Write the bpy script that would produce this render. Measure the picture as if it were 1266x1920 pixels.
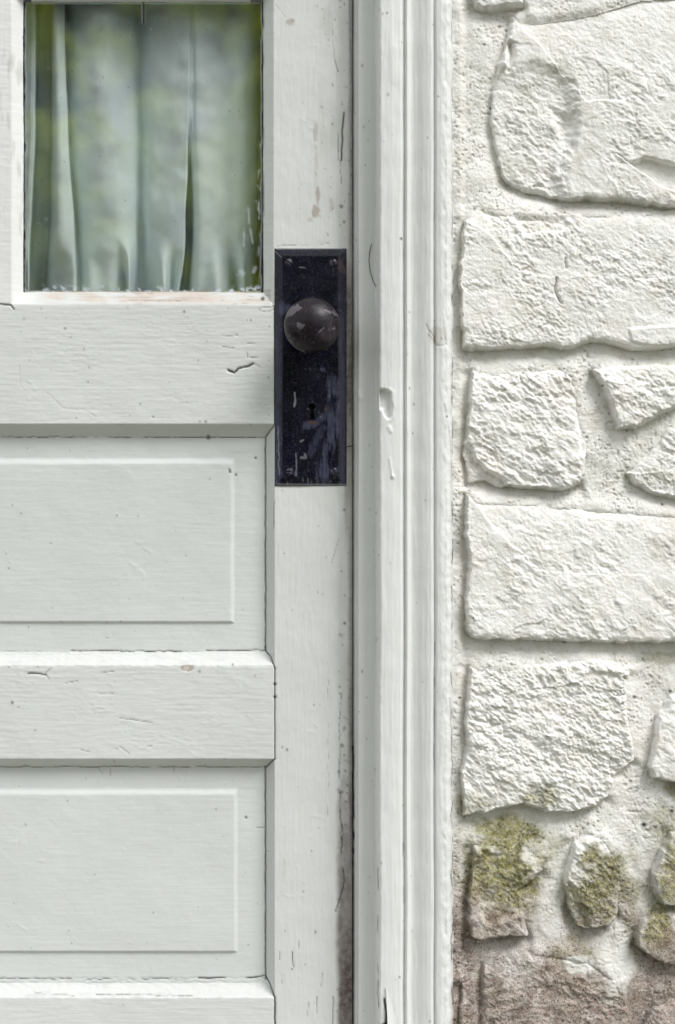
import bpy, math, random
import numpy as np
from math import radians

# ------------------------------------------------------------------ calibration
S = 0.475e-3            # metres per photograph pixel on the plane of the door face (y = 0)
CX, CY = 633.0, 960.0   # optical axis
CAMZ = 0.80             # camera height above the ground
D = 1.60                # camera distance from the door face

scene = bpy.context.scene
for o in list(bpy.data.objects):
    bpy.data.objects.remove(o)
COL = scene.collection

# ------------------------------------------------------------------ camera
cam_d = bpy.data.cameras.new('camera')
cam = bpy.data.objects.new('camera', cam_d)
COL.objects.link(cam)
cam.location = (0, -D, CAMZ)
cam.rotation_euler = (radians(90), 0, 0)
cam_d.sensor_fit = 'VERTICAL'
cam_d.sensor_height = 36.0
cam_d.lens = 36.0 * D / (1920 * S)
cam_d.clip_start = 0.05
cam_d.clip_end = 400
cam_d.dof.use_dof = True
cam_d.dof.focus_distance = D - 0.02
cam_d.dof.aperture_fstop = 4.0
scene.camera = cam

# ------------------------------------------------------------------ world and sun (bright overcast)
SUN_EL, SUN_AZ = 48.0, 46.0      # azimuth measured from straight behind the camera towards its right
world = bpy.data.worlds.new('World')
scene.world = world
world.use_nodes = True
wn, wl = world.node_tree.nodes, world.node_tree.links
wn.clear()
wo = wn.new('ShaderNodeOutputWorld')
bg = wn.new('ShaderNodeBackground')
sky = wn.new('ShaderNodeTexSky')
sky.sky_type = 'NISHITA'
sky.sun_disc = False
sky.sun_elevation = radians(SUN_EL)
sky.sun_rotation = radians(180 - SUN_AZ)
sky.air_density = 1.0
sky.dust_density = 2.0
tcw = wn.new('ShaderNodeTexCoord')
cn = wn.new('ShaderNodeTexNoise')
cn.inputs['Scale'].default_value = 2.2
cn.inputs['Detail'].default_value = 5
cr = wn.new('ShaderNodeMapRange')
cr.inputs['From Min'].default_value = 0.35
cr.inputs['From Max'].default_value = 0.62
cr.inputs['To Min'].default_value = 0.62
cr.inputs['To Max'].default_value = 0.96
mx = wn.new('ShaderNodeMix')
mx.data_type = 'RGBA'
mx.inputs['B'].default_value = (6.6, 6.75, 6.85, 1)      # cloud cover
wl.new(tcw.outputs['Generated'], cn.inputs['Vector'])
wl.new(cn.outputs['Fac'], cr.inputs['Value'])
wl.new(cr.outputs['Result'], mx.inputs['Factor'])
wl.new(sky.outputs['Color'], mx.inputs['A'])
wl.new(mx.outputs['Result'], bg.inputs['Color'])
bg.inputs['Strength'].default_value = 0.10
wl.new(bg.outputs['Background'], wo.inputs['Surface'])

sun_d = bpy.data.lights.new('sun', 'SUN')
sun_d.energy = 1.75
sun_d.angle = radians(25)
sun_d.color = (1.0, 0.985, 0.97)
sun = bpy.data.objects.new('sun', sun_d)
COL.objects.link(sun)
from mathutils import Vector
az, el = radians(SUN_AZ), radians(SUN_EL)
to_sun = Vector((math.sin(az) * math.cos(el), -math.cos(az) * math.cos(el), math.sin(el)))
sun.rotation_euler = to_sun.to_track_quat('Z', 'Y').to_euler()
sun.location = (2, -3, 5)

scene.view_settings.view_transform = 'Standard'
scene.view_settings.look = 'None'
scene.view_settings.gamma = 1
scene.view_settings.exposure = 0.74
scene.view_settings.use_curve_mapping = False

# ------------------------------------------------------------------ noise
def _hash(ix, iy, seed):
    h = (ix.astype(np.int64) * 374761393 + iy.astype(np.int64) * 668265263 + seed * 1442695041) & 0xffffffff
    h = ((h ^ (h >> 13)) * 1274126177) & 0xffffffff
    h = ((h ^ (h >> 15)) * 2246822519) & 0xffffffff
    return ((h ^ (h >> 16)) & 0xffff) / 65535.0

def gnoise(x, y, seed=0):
    ix, iy = np.floor(x), np.floor(y)
    fx, fy = x - ix, y - iy
    def g(a, b):
        t = _hash(ix + a, iy + b, seed) * 2 * np.pi
        return np.cos(t) * (fx - a) + np.sin(t) * (fy - b)
    u = fx * fx * fx * (fx * (fx * 6 - 15) + 10)
    v = fy * fy * fy * (fy * (fy * 6 - 15) + 10)
    a = g(0, 0); b = g(1, 0); c = g(0, 1); d = g(1, 1)
    return 1.5 * ((a * (1 - u) + b * u) * (1 - v) + (c * (1 - u) + d * u) * v)

def fbm(x, y, scale, octaves=3, seed=0, gain=0.5):
    r, a, s = 0.0, 1.0, 0.0
    for k in range(octaves):
        r = r + a * gnoise(x / scale + 17.3 * k, y / scale - 9.1 * k, seed + k * 31)
        s += a
        a *= gain
        scale = scale / 2.03
    return r / s

def ridged(x, y, scale, octaves=3, seed=0):
    r, a, s = 0.0, 1.0, 0.0
    for k in range(octaves):
        r = r + a * (1 - 2 * np.abs(gnoise(x / scale + 7.7 * k, y / scale, seed + 13 * k)))
        s += a
        a *= 0.5
        scale /= 2.1
    return r / s

def facets(x, y, cell, seed, slope):
    """chipped facets: every cell of a jittered grid is a small tilted plane"""
    gx, gy = x / cell, y / cell
    ix, iy = np.floor(gx), np.floor(gy)
    best = np.full(x.shape, 1e9); val = np.zeros(x.shape)
    for a in (-1, 0, 1):
        for b in (-1, 0, 1):
            jx, jy = ix + a, iy + b
            px = jx + _hash(jx, jy, seed); py = jy + _hash(jx, jy, seed + 1)
            dx, dy = gx - px, gy - py
            d = dx * dx + dy * dy
            h = (_hash(jx, jy, seed + 2) - .5) + slope * ((_hash(jx, jy, seed + 3) - .5) * dx + (_hash(jx, jy, seed + 4) - .5) * dy) * 2
            m = d < best
            best = np.where(m, d, best); val = np.where(m, h, val)
    return val

def sstep(a, b, x):
    t = np.clip((x - a) / (b - a), 0, 1)
    return t * t * (3 - 2 * t)

def poly_sdf(px, py, poly):
    """signed distance (positive inside) and the outward normal's vertical part at the nearest edge"""
    n = len(poly)
    best = np.full(px.shape, 1e9); nyb = np.zeros(px.shape); nxb = np.zeros(px.shape)
    inside = np.zeros(px.shape, bool)
    area = sum(poly[i][0] * poly[(i + 1) % n][1] - poly[(i + 1) % n][0] * poly[i][1] for i in range(n))
    sg = 1 if area > 0 else -1
    for i in range(n):
        x0, y0 = poly[i]; x1, y1 = poly[(i + 1) % n]
        ex, ey = x1 - x0, y1 - y0
        L2 = ex * ex + ey * ey + 1e-9
        t = np.clip(((px - x0) * ex + (py - y0) * ey) / L2, 0, 1)
        dd = np.hypot(px - x0 - t * ex, py - y0 - t * ey)
        m = dd < best
        L = math.sqrt(L2)
        best = np.where(m, dd, best)
        nyb = np.where(m, -ex / L * sg, nyb)
        nxb = np.where(m, ey / L * sg, nxb)
        c = ((y0 > py) != (y1 > py)) & (px < ex * (py - y0) / (ey if ey else 1e-9) + x0)
        inside ^= c
    return np.where(inside, best, -best), nxb, nyb

def line_dist(px, py, pts):
    best = np.full(px.shape, 1e9)
    for (x0, y0), (x1, y1) in zip(pts[:-1], pts[1:]):
        ex, ey = x1 - x0, y1 - y0
        t = np.clip(((px - x0) * ex + (py - y0) * ey) / (ex * ex + ey * ey + 1e-9), 0, 1)
        best = np.minimum(best, np.hypot(px - x0 - t * ex, py - y0 - t * ey))
    return best

# ------------------------------------------------------------------ objects and meshes
def X(px, y=0.0):
    return (px - CX) * S * (D + y) / D
def Z(py, y=0.0):
    return CAMZ + (CY - py) * S * (D + y) / D
def sc(px, y, c=CX):          # where a line seen at px lies, in door-plane pixels, if it is at depth y
    return c + (px - c) * (D + y) / D

def tag(o, label=None, cat=None, group=None, kind=None):
    if label: o['label'] = label
    if cat: o['category'] = cat
    if group: o['group'] = group
    if kind: o['kind'] = kind
    return o

def empty(name, loc, label, cat, group=None):
    o = bpy.data.objects.new(name, None)
    o.empty_display_size = 0.05
    COL.objects.link(o)
    o.location = loc
    return tag(o, label, cat, group, 'thing')

def link(name, me, mat, parent=None):
    o = bpy.data.objects.new(name, me)
    COL.objects.link(o)
    if mat: me.materials.append(mat)
    if parent is not None:
        o.parent = parent
        base = Vector((0, 0, 0))
        p = parent
        while p is not None:
            base += p.location
            p = p.parent
        o.location = -base
    return o

def mesh_from(name, verts, quads, attrs=None, smooth=True, tris=None):
    me = bpy.data.meshes.new(name)
    verts = np.asarray(verts, np.float32)
    quads = np.asarray(quads, np.int32).reshape(-1, 4)
    nt = 0 if tris is None else len(tris)
    me.vertices.add(len(verts))
    me.vertices.foreach_set('co', verts.ravel())
    nl = quads.size + nt * 3
    me.loops.add(nl)
    idx = quads.ravel() if not nt else np.concatenate([quads.ravel(), np.asarray(tris, np.int32).ravel()])
    me.loops.foreach_set('vertex_index', idx)
    me.polygons.add(len(quads) + nt)
    st = np.concatenate([np.arange(len(quads)) * 4, quads.size + np.arange(nt) * 3]).astype(np.int32)
    me.polygons.foreach_set('loop_start', st)
    me.update(calc_edges=True)
    me.validate()
    me.polygons.foreach_set('use_smooth', np.full(len(me.polygons), smooth))
    for k, v in (attrs or {}).items():
        a = me.attributes.new(k, 'FLOAT', 'POINT')
        a.data.foreach_set('value', np.asarray(v, np.float32).ravel())
    me.update()
    return me

def axis(*segs):
    """segs: (start, step), ..., end -> sorted lines with every start exactly on a line"""
    out = []
    for i in range(len(segs) - 1):
        a, st = segs[i]
        b = segs[i + 1][0] if isinstance(segs[i + 1], tuple) else segs[i + 1]
        n = max(1, int(round((b - a) / st)))
        out += list(a + (b - a) * np.arange(n) / n)
    out.append(segs[-1])
    return np.array(out, float)

def sheet(Xw, Yw, Zw, cells, attrs=None, skirt=None):
    """heightfield: 2-D arrays of world coordinates, boolean mask of cells, skirt = depth the border runs back to"""
    nv, nu = Xw.shape
    jj, ii = np.nonzero(cells)
    a = jj * nu + ii
    quads = np.stack([a, a + nu, a + nu + 1, a + 1], 1)       # seen from -y: counter-clockwise (v runs down)
    used, inv = np.unique(quads, return_inverse=True)
    quads = inv.reshape(-1, 4)
    V = np.stack([Xw.ravel()[used], Yw.ravel()[used], Zw.ravel()[used]], 1)
    at = {k: v.ravel()[used] for k, v in (attrs or {}).items()}
    if skirt is not None:
        e = np.concatenate([quads[:, [0, 1]], quads[:, [1, 2]], quads[:, [2, 3]], quads[:, [3, 0]]])
        n = len(V)
        key = e[:, 0].astype(np.int64) * n + e[:, 1]
        rev = e[:, 1].astype(np.int64) * n + e[:, 0]
        be = e[~np.isin(key, rev)]
        bv, binv = np.unique(be, return_inverse=True)
        binv = binv.reshape(-1, 2)
        # own copies of the border vertices keep the front's shading clean
        top = V[bv]
        bot = top.copy(); bot[:, 1] = np.maximum(skirt, top[:, 1] + 1e-4)
        V = np.concatenate([V, top, bot])
        t0, b0 = n, n + len(bv)
        quads = np.concatenate([quads, np.stack([t0 + binv[:, 1], t0 + binv[:, 0], b0 + binv[:, 0], b0 + binv[:, 1]], 1)])
        for k in at:
            at[k] = np.concatenate([at[k], at[k][bv], at[k][bv]])
    return V, quads, at

def box_mesh(name, x0, x1, y0, y1, z0, z1):
    v = [(x, y, z) for x in (x0, x1) for y in (y0, y1) for z in (z0, z1)]
    q = [(0, 1, 3, 2), (4, 6, 7, 5), (0, 4, 5, 1), (2, 3, 7, 6), (0, 2, 6, 4), (1, 5, 7, 3)]
    return mesh_from(name, v, q, smooth=False)

def lathe(profile, n=48, axis_y=True):
    """profile: (radius, y) pairs turned about the y axis"""
    V, Q = [], []
    for r, y in profile:
        for k in range(n):
            t = 2 * math.pi * k / n
            V.append((r * math.cos(t), y, r * math.sin(t)))
    for i in range(len(profile) - 1):
        for k in range(n):
            a, b = i * n + k, i * n + (k + 1) % n
            Q.append((a, a + n, b + n, b))
    return np.array(V), Q

def tube(pts, rad, n=6):
    V, Q = [], []
    P = [Vector(p) for p in pts]
    for i, p in enumerate(P):
        t = (P[min(i + 1, len(P) - 1)] - P[max(i - 1, 0)]).normalized()
        a = t.cross(Vector((0, 1, 0)))
        if a.length < 1e-3: a = t.cross(Vector((1, 0, 0)))
        a.normalize(); b = t.cross(a)
        r = rad[i] if hasattr(rad, '__len__') else rad
        for k in range(n):
            w = 2 * math.pi * k / n
            V.append(tuple(p + a * (r * math.cos(w)) + b * (r * math.sin(w))))
    for i in range(len(P) - 1):
        for k in range(n):
            a, b = i * n + k, i * n + (k + 1) % n
            Q.append((a, b, b + n, a + n))
    return V, Q

# ------------------------------------------------------------------ materials
class NT:
    def __init__(self, name):
        self.m = bpy.data.materials.new(name)
        self.m.use_nodes = True
        self.n, self.l = self.m.node_tree.nodes, self.m.node_tree.links
        self.n.clear()
        self.out = self.n.new('ShaderNodeOutputMaterial')
        self.co = self.n.new('ShaderNodeTexCoord').outputs['Object']
    def link(self, a, b): self.l.new(a, b)
    def setin(self, sock, v):
        if hasattr(v, 'is_output'): self.l.new(v, sock)
        else:
            if isinstance(v, tuple) and len(v) == 3 and sock.type == 'RGBA': v = v + (1,)
            sock.default_value = v
    def mapped(self, scale):
        n = self.n.new('ShaderNodeMapping'); n.inputs['Scale'].default_value = scale
        self.l.new(self.co, n.inputs['Vector']); return n.outputs['Vector']
    def noise(self, scale, detail=3, rough=0.5, vec=None, dist=0.0):
        n = self.n.new('ShaderNodeTexNoise')
        n.inputs['Scale'].default_value = scale; n.inputs['Detail'].default_value = detail
        n.inputs['Roughness'].default_value = rough; n.inputs['Distortion'].default_value = dist
        self.l.new(vec if vec is not None else self.co, n.inputs['Vector'])
        return n.outputs['Fac']
    def attr(self, name):
        n = self.n.new('ShaderNodeAttribute'); n.attribute_name = name; return n.outputs['Fac']
    def rng(self, v, a, b, c=0.0, d=1.0):
        n = self.n.new('ShaderNodeMapRange')
        n.inputs['From Min'].default_value = a; n.inputs['From Max'].default_value = b
        n.inputs['To Min'].default_value = c; n.inputs['To Max'].default_value = d
        self.setin(n.inputs['Value'], v); return n.outputs['Result']
    def math(self, op, a, b=0.0):
        n = self.n.new('ShaderNodeMath'); n.operation = op
        self.setin(n.inputs[0], a); self.setin(n.inputs[1], b); return n.outputs[0]
    def mix(self, f, a, b):
        n = self.n.new('ShaderNodeMix'); n.data_type = 'RGBA'
        self.setin(n.inputs['Factor'], f); self.setin(n.inputs['A'], a); self.setin(n.inputs['B'], b)
        return n.outputs['Result']
    def bump(self, h, strength, dist, prev=None):
        n = self.n.new('ShaderNodeBump'); n.inputs['Strength'].default_value = strength
        n.inputs['Distance'].default_value = dist
        self.l.new(h, n.inputs['Height'])
        if prev is not None: self.l.new(prev, n.inputs['Normal'])
        return n.outputs['Normal']
    def pbr(self, color, rough, normal=None, spec=0.4, **kw):
        b = self.n.new('ShaderNodeBsdfPrincipled')
        self.setin(b.inputs['Base Color'], color); self.setin(b.inputs['Roughness'], rough)
        b.inputs['Specular IOR Level'].default_value = spec
        if normal is not None: self.l.new(normal, b.inputs['Normal'])
        for k, v in kw.items(): self.setin(b.inputs[k], v)
        self.l.new(b.outputs['BSDF'], self.out.inputs['Surface'])
        return self.m

def paint_material(name, base, grain, rough=0.42, grain_amt=0.35):
    """old brushed oil paint; grain 'x' or 'z' is the direction of the brush strokes"""
    t = NT(name)
    big = t.noise(7, 3)
    mid = t.noise(45, 4, 0.6)
    sv = (9, 200, 330) if grain == 'x' else (330, 200, 9)
    g = t.noise(1.0, 4, 0.6, t.mapped(sv), 0.3)
    c = t.mix(t.rng(big, .35, .65), tuple(b * .965 for b in base), tuple(b * 1.02 for b in base))
    c = t.mix(t.rng(mid, .45, .75, 0, .12), c, (base[0] * .93, base[1] * .9, base[2] * .82))
    c = t.mix(t.rng(g, .60, .80, 0, .12), c, (base[0] * .8, base[1] * .79, base[2] * .76))
    wood = t.mix(t.rng(t.noise(1.0, 4, .6, t.mapped((12, 300, 300) if grain == 'x' else (300, 300, 12))), .35, .65),
                 (.47, .39, .335), (.64, .57, .505))
    c = t.mix(t.attr('bare'), c, wood)
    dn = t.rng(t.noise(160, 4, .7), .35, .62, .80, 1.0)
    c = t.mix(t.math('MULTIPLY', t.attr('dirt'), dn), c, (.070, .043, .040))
    c = t.mix(t.attr('grey'), c, (.40, .39, .36))
    c = t.mix(t.attr('dark'), c, (.018, .015, .014))
    n = t.bump(g, grain_amt, .0006)
    n = t.bump(t.noise(420, 3, .6), .25, .0004, n)
    return t.pbr(c, t.rng(mid, .3, .7, rough - .06, rough + .1), n, .35)

M_STILE = paint_material('paint_vertical_grain', (.64, .658, .64), 'z')
M_RAIL = paint_material('paint_horizontal_grain', (.64, .66, .645), 'x', grain_amt=.36)
M_PANEL = paint_material('paint_panel', (.632, .655, .644), 'x', grain_amt=.22)
M_CASE = paint_material('paint_casing', (.725, .738, .724), 'z', grain_amt=.5)
M_MUNT = paint_material('paint_muntin', (.75, .755, .745), 'z')

def stone_material(name, base, mortar=False):
    t = NT(name)
    big = t.noise(11, 4, .6)
    pink = t.noise(17, 3, .5, t.mapped((1, 1, 1.3)))
    c = t.mix(t.rng(big, .35, .65), tuple(b * .95 for b in base), tuple(b * 1.03 for b in base))
    c = t.mix(t.rng(pink, .55, .72, 0, .55), c, (base[0] * 1.0, base[1] * .94, base[2] * .92))
    c = t.mix(t.rng(t.noise(21, 3), .57, .75, 0, .5), c, (base[0] * .90, base[1] * .92, base[2] * .86))
    film = t.noise(1.0, 5, .68, t.mapped((55, 55, 85)), .5)
    c = t.mix(t.rng(film, .47, .66, 0, .5), c, (base[0] * .78, base[1] * .735, base[2] * .66))  # olive stain mottling, also painting the shaded regions of the rough faces
    film2 = t.noise(1.0, 4, .7, t.mapped((190, 190, 260)), .4)
    c = t.mix(t.rng(film2, .52, .68, 0, .30), c, (base[0] * .68, base[1] * .655, base[2] * .58))
    fine = t.noise(900, 3, .7)
    if mortar:
        sp = t.noise(620, 2, .6)
        c = t.mix(t.rng(sp, .66, .72, 0, .55), c, (.33, .30, .25))
    mn = t.rng(t.noise(280, 5, .75), .36, .56, .60, 1.0)
    mossc = t.mix(t.rng(t.noise(95, 5, .7), .4, .62), (.115, .108, .028), (.35, .325, .13))
    c = t.mix(t.math('MULTIPLY', t.attr('moss'), mn), c, mossc)
    soil = t.mix(t.rng(t.noise(75, 5, .7), .4, .6), (.205, .145, .122), (.47, .38, .335))
    c = t.mix(t.math('MULTIPLY', t.attr('dirt'), t.rng(t.noise(210, 5, .75), .33, .55, .40, 1.0)), c, soil)
    grit = t.math('MULTIPLY', t.attr('grit'), t.rng(t.noise(800, 3, .7), .54, .62))
    c = t.mix(grit, c, (.055, .042, .035))
    c = t.mix(t.attr('dark'), c, (.02, .017, .016))
    n = t.bump(fine, .6 if not mortar else 1.0, .0008)
    n = t.bump(t.noise(330, 4, .7), .6, .0013, n)
    return t.pbr(c, .78 if not mortar else .88, n, .25)

M_STONE = stone_material('painted_stone', (.87, .864, .842))
M_MORTAR = stone_material('painted_mortar', (.855, .846, .818), True)

def plain(name, col, rough=.7, spec=.3, var=.12, scale=30):
    t = NT(name)
    n = t.noise(scale, 4, .6)
    c = t.mix(n, tuple(v * (1 - var) for v in col), tuple(min(1, v * (1 + var)) for v in col))
    return t.pbr(c, rough, t.bump(t.noise(scale * 6, 3), .2, .001), spec)

# ------------------------------------------------------------------ wear: cracks, specks, stains
rng = np.random.default_rng(11)

def add_crack(u, v, y, dark, pts, width, depth, amount=1.0, jit=2.5, seed=0, breakup=0.0):
    xs = [p[0] for p in pts]; ys = [p[1] for p in pts]
    m = (u > min(xs) - 12) & (u < max(xs) + 12) & (v > min(ys) - 12) & (v < max(ys) + 12)
    if not m.any(): return
    uu, vv = u[m], v[m]
    d = line_dist(uu + jit * fbm(uu, vv, 26, 3, seed), vv + jit * fbm(uu, vv, 22, 3, seed + 5), pts)
    if amount < .78: width, amount = width * .9, amount * .75
    k = np.clip(1.35 - d / width, 0, 1)
    if breakup:
        k = k * sstep(breakup - .22, breakup + .08, fbm(uu, vv, 38, 2, seed + 9))
    y[m] += depth * k
    dark[m] = np.maximum(dark[m], amount * k)

def add_specks(u, v, dark, n, box, r=(.9, 2.0), amount=(.5, .95), y=None):
    for _ in range(n):
        x0 = rng.uniform(box[0], box[1]); y0 = rng.uniform(box[2], box[3])
        rr = rng.uniform(*r) * (1.0 if rng.random() < .85 else 1.7)
        m = (np.abs(u - x0) < 7) & (np.abs(v - y0) < 7)
        if not m.any(): continue
        k = np.clip(1.5 - np.hypot(u[m] - x0, (v[m] - y0) * rng.uniform(.6, 1)) / rr, 0, 1) * rng.uniform(*amount)
        dark[m] = np.maximum(dark[m], k)

def blob(u, v, x0, y0, rx, ry, seed=0, edge=.5, rag=.6):
    d = np.hypot((u - x0) / rx, (v - y0) / ry) + rag * fbm(u, v, min(rx, ry) * 1.3 + 3, 3, seed)
    return sstep(1.0, 1.0 - edge, d)

# ------------------------------------------------------------------ the room behind the door, ground
t_room = plain('room_plaster', (.20, .18, .16))
room = box_mesh('interior_room', -1.2, 1.0, .30, 2.4, -.02, 2.4)
# open towards the door: drop the front face
import bmesh
bm = bmesh.new(); bm.from_mesh(room)
bm.faces.ensure_lookup_table()
bmesh.ops.delete(bm, geom=[f for f in bm.faces if f.calc_center_median().y < .31], context='FACES')
bm.to_mesh(room); bm.free()
tag(link('interior_room', room, t_room), kind='structure')

tg = NT('lawn')
gc = tg.mix(tg.rng(tg.noise(3, 5, .7), .35, .65), (.095, .095, .05), (.16, .15, .09))
gc = tg.mix(tg.rng(tg.noise(90, 3), .4, .7, 0, .5), gc, (.03, .05, .015))
M_LAWN = tg.pbr(gc, .9, tg.bump(tg.noise(140, 4), .8, .02), .2)
gx = np.concatenate([[-120, -40, -15], np.linspace(-8, 8, 33), [15, 40, 120]])
gy = np.concatenate([[-150, -60, -25], np.linspace(-14, .2, 40), [3, 40]])
GX, GY = np.meshgrid(gx, gy)
GZ = .02 * fbm(GX, GY, 1.5, 3, 5) * (GY < -.6) - .006
nv, nu = GX.shape
jj, ii = np.mgrid[0:nv - 1, 0:nu - 1]
a = (jj * nu + ii).ravel()
tag(link('ground', mesh_from('ground', np.stack([GX.ravel(), GY.ravel(), GZ.ravel()], 1),
     np.stack([a, a + 1, a + nu + 1, a + nu], 1)), M_LAWN), kind='structure')
M_STEP = plain('concrete_step', (.36, .35, .32), .9)
tag(link('doorstep', box_mesh('doorstep', X(-1100), X(760), -.75, -.035, -.02, .10), M_STEP), kind='structure')

# plain house wall left of and over the doorway, outside the picture
M_HOUSE = plain('house_wall_paint', (.74, .73, .70), .85)
tag(link('house_wall', box_mesh('house_wall', X(-3600), X(-1120), -.01, .30, -.02, 2.9), M_HOUSE), kind='structure')
tag(link('house_wall', box_mesh('house_wall', X(-1118), X(3600), -.012, .30, 2.12, 2.9), M_HOUSE), kind='structure')
tag(link('house_wall', box_mesh('house_wall', X(2306), X(3600), -.012, .30, -.02, 2.115), M_HOUSE), kind='structure')

# ------------------------------------------------------------------ DOOR
PD = .012                                    # how far the panels lie back
def r3(px): return sc(px, PD)
def q3(py): return sc(py, PD, CY)
GD = .010                                    # how far the glass lies back
door = empty('panel_door', (X(-180), .02, .1), 'weathered white panelled wooden door with a curtained window and black lock plate', 'door')

U = axis((-1025, 45), (-40, 2), (sc(30, 0), 2), (sc(47, GD), 2), (434, 1.6), (446, 2), (sc(491, GD), 1.8), (r3(497), 1.7), (513.5, 1.5), (516.5, 2), (640, 1.6), 660)
V = axis((-1650, 60), (-60, 2.5), (sc(6, GD, CY), 2), (sc(545, GD, CY), 2), (570, 2), (795, 1.9), (q3(818), 2), (862, 1.5), (872, 2), (1163, 1.5), (1173, 2),
         (q3(1222), 1.9), (1247, 2), (1423, 1.9), (q3(1440), 2), (1486, 1.5), (1496, 2), (1785, 1.5), (1796, 2), (q3(1843), 1.9), (1870, 2), (1940, 40), 2420)
u, v = np.meshgrid(U, V)

def opening(u, v, xl, xr, yt, yb, cl, cr_, ct, cb):
    """0 on the face .. 1 at the bottom of the chamfer, for an opening with outer edges and chamfer widths; also which side is nearest"""
    tl = (u - xl) / cl; tr = (xr - u) / cr_; tt = (v - yt) / ct; tb = (yb - v) / cb
    st = np.stack([tl, tr, tt, tb])
    return np.clip(st.min(0), 0, 1), st.argmin(0)

y = np.zeros_like(u)
panels = []
for (yt, yti, ybi, yb, fx, fy0, fy1) in ((795, 818, 1222, 1247, 437, 866, 1168), (1423, 1440, 1843, 1870, 443, 1490, 1790)):
    t, side = opening(u, v, -800, 515, yt, yb, 17, 515 - r3(497), q3(yti) - yt, yb - q3(ybi))
    t2 = np.where(t < 1, .25 * t + .75 * (1 - (1 - t) ** 1.6), 1)
    y = y + PD * t2
    # raised field
    f = np.minimum.reduce([(fx + 2 - u + 1.5 * fbm(u * 0, v, 60, 2, 27)) / 8.0, (v - fy0 + 9 + 1.5 * fbm(u, v * 0, 60, 2, 28)) / 14.0, (fy1 + 2 - v) / 4.2, (u + 700) / 5.0])
    y = y - .0021 * sstep(0, 1, f) * (t >= 1)
    panels.append((t, side))
tw, sw = opening(u, v, 22, 513, -14, 571, sc(47, GD) - 22, 513 - sc(491, GD), sc(6, GD, CY) + 14, 571 - sc(545, GD, CY))
twl, swl = opening(u, v, -480, -24, -14, 571, 20, 22, 20, 25)
y = y + GD * tw + GD * twl

# dents, brush marks, wrinkles of old paint
inrail = (u < 515)
inpan = (panels[0][0] >= 1) | (panels[1][0] >= 1)
y += .00022 * fbm(u / 9, v, 5.5, 3, 3) * inrail * np.where(inpan, .45, .85) + .00020 * fbm(u, v / 9, 5.5, 3, 4) * (~inrail)
y += .0007 * fbm(u, v, 150, 2, 8) + .00022 * fbm(u, v, 34, 3, 9)
wr = ridged(u / 4.0, v, 9, 2, 21)
ragr = sstep(.05, .5, fbm(u, v, 120, 2, 25)) * ((v > 570) & (v < 795) | (v > 1247) & (v < 1423)) * inrail
y -= .00022 * sstep(.55, .95, wr) * (.25 + ragr) * inrail * (((tw <= 0) & (panels[0][0] <= 0) & (panels[1][0] <= 0)))
# fine straight-ish edges of drips and patches
y -= .00022 * sstep(.80, .98, ridged(u, v, 60, 2, 77)) * sstep(.1, .5, fbm(u, v, 100, 2, 78))

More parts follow.
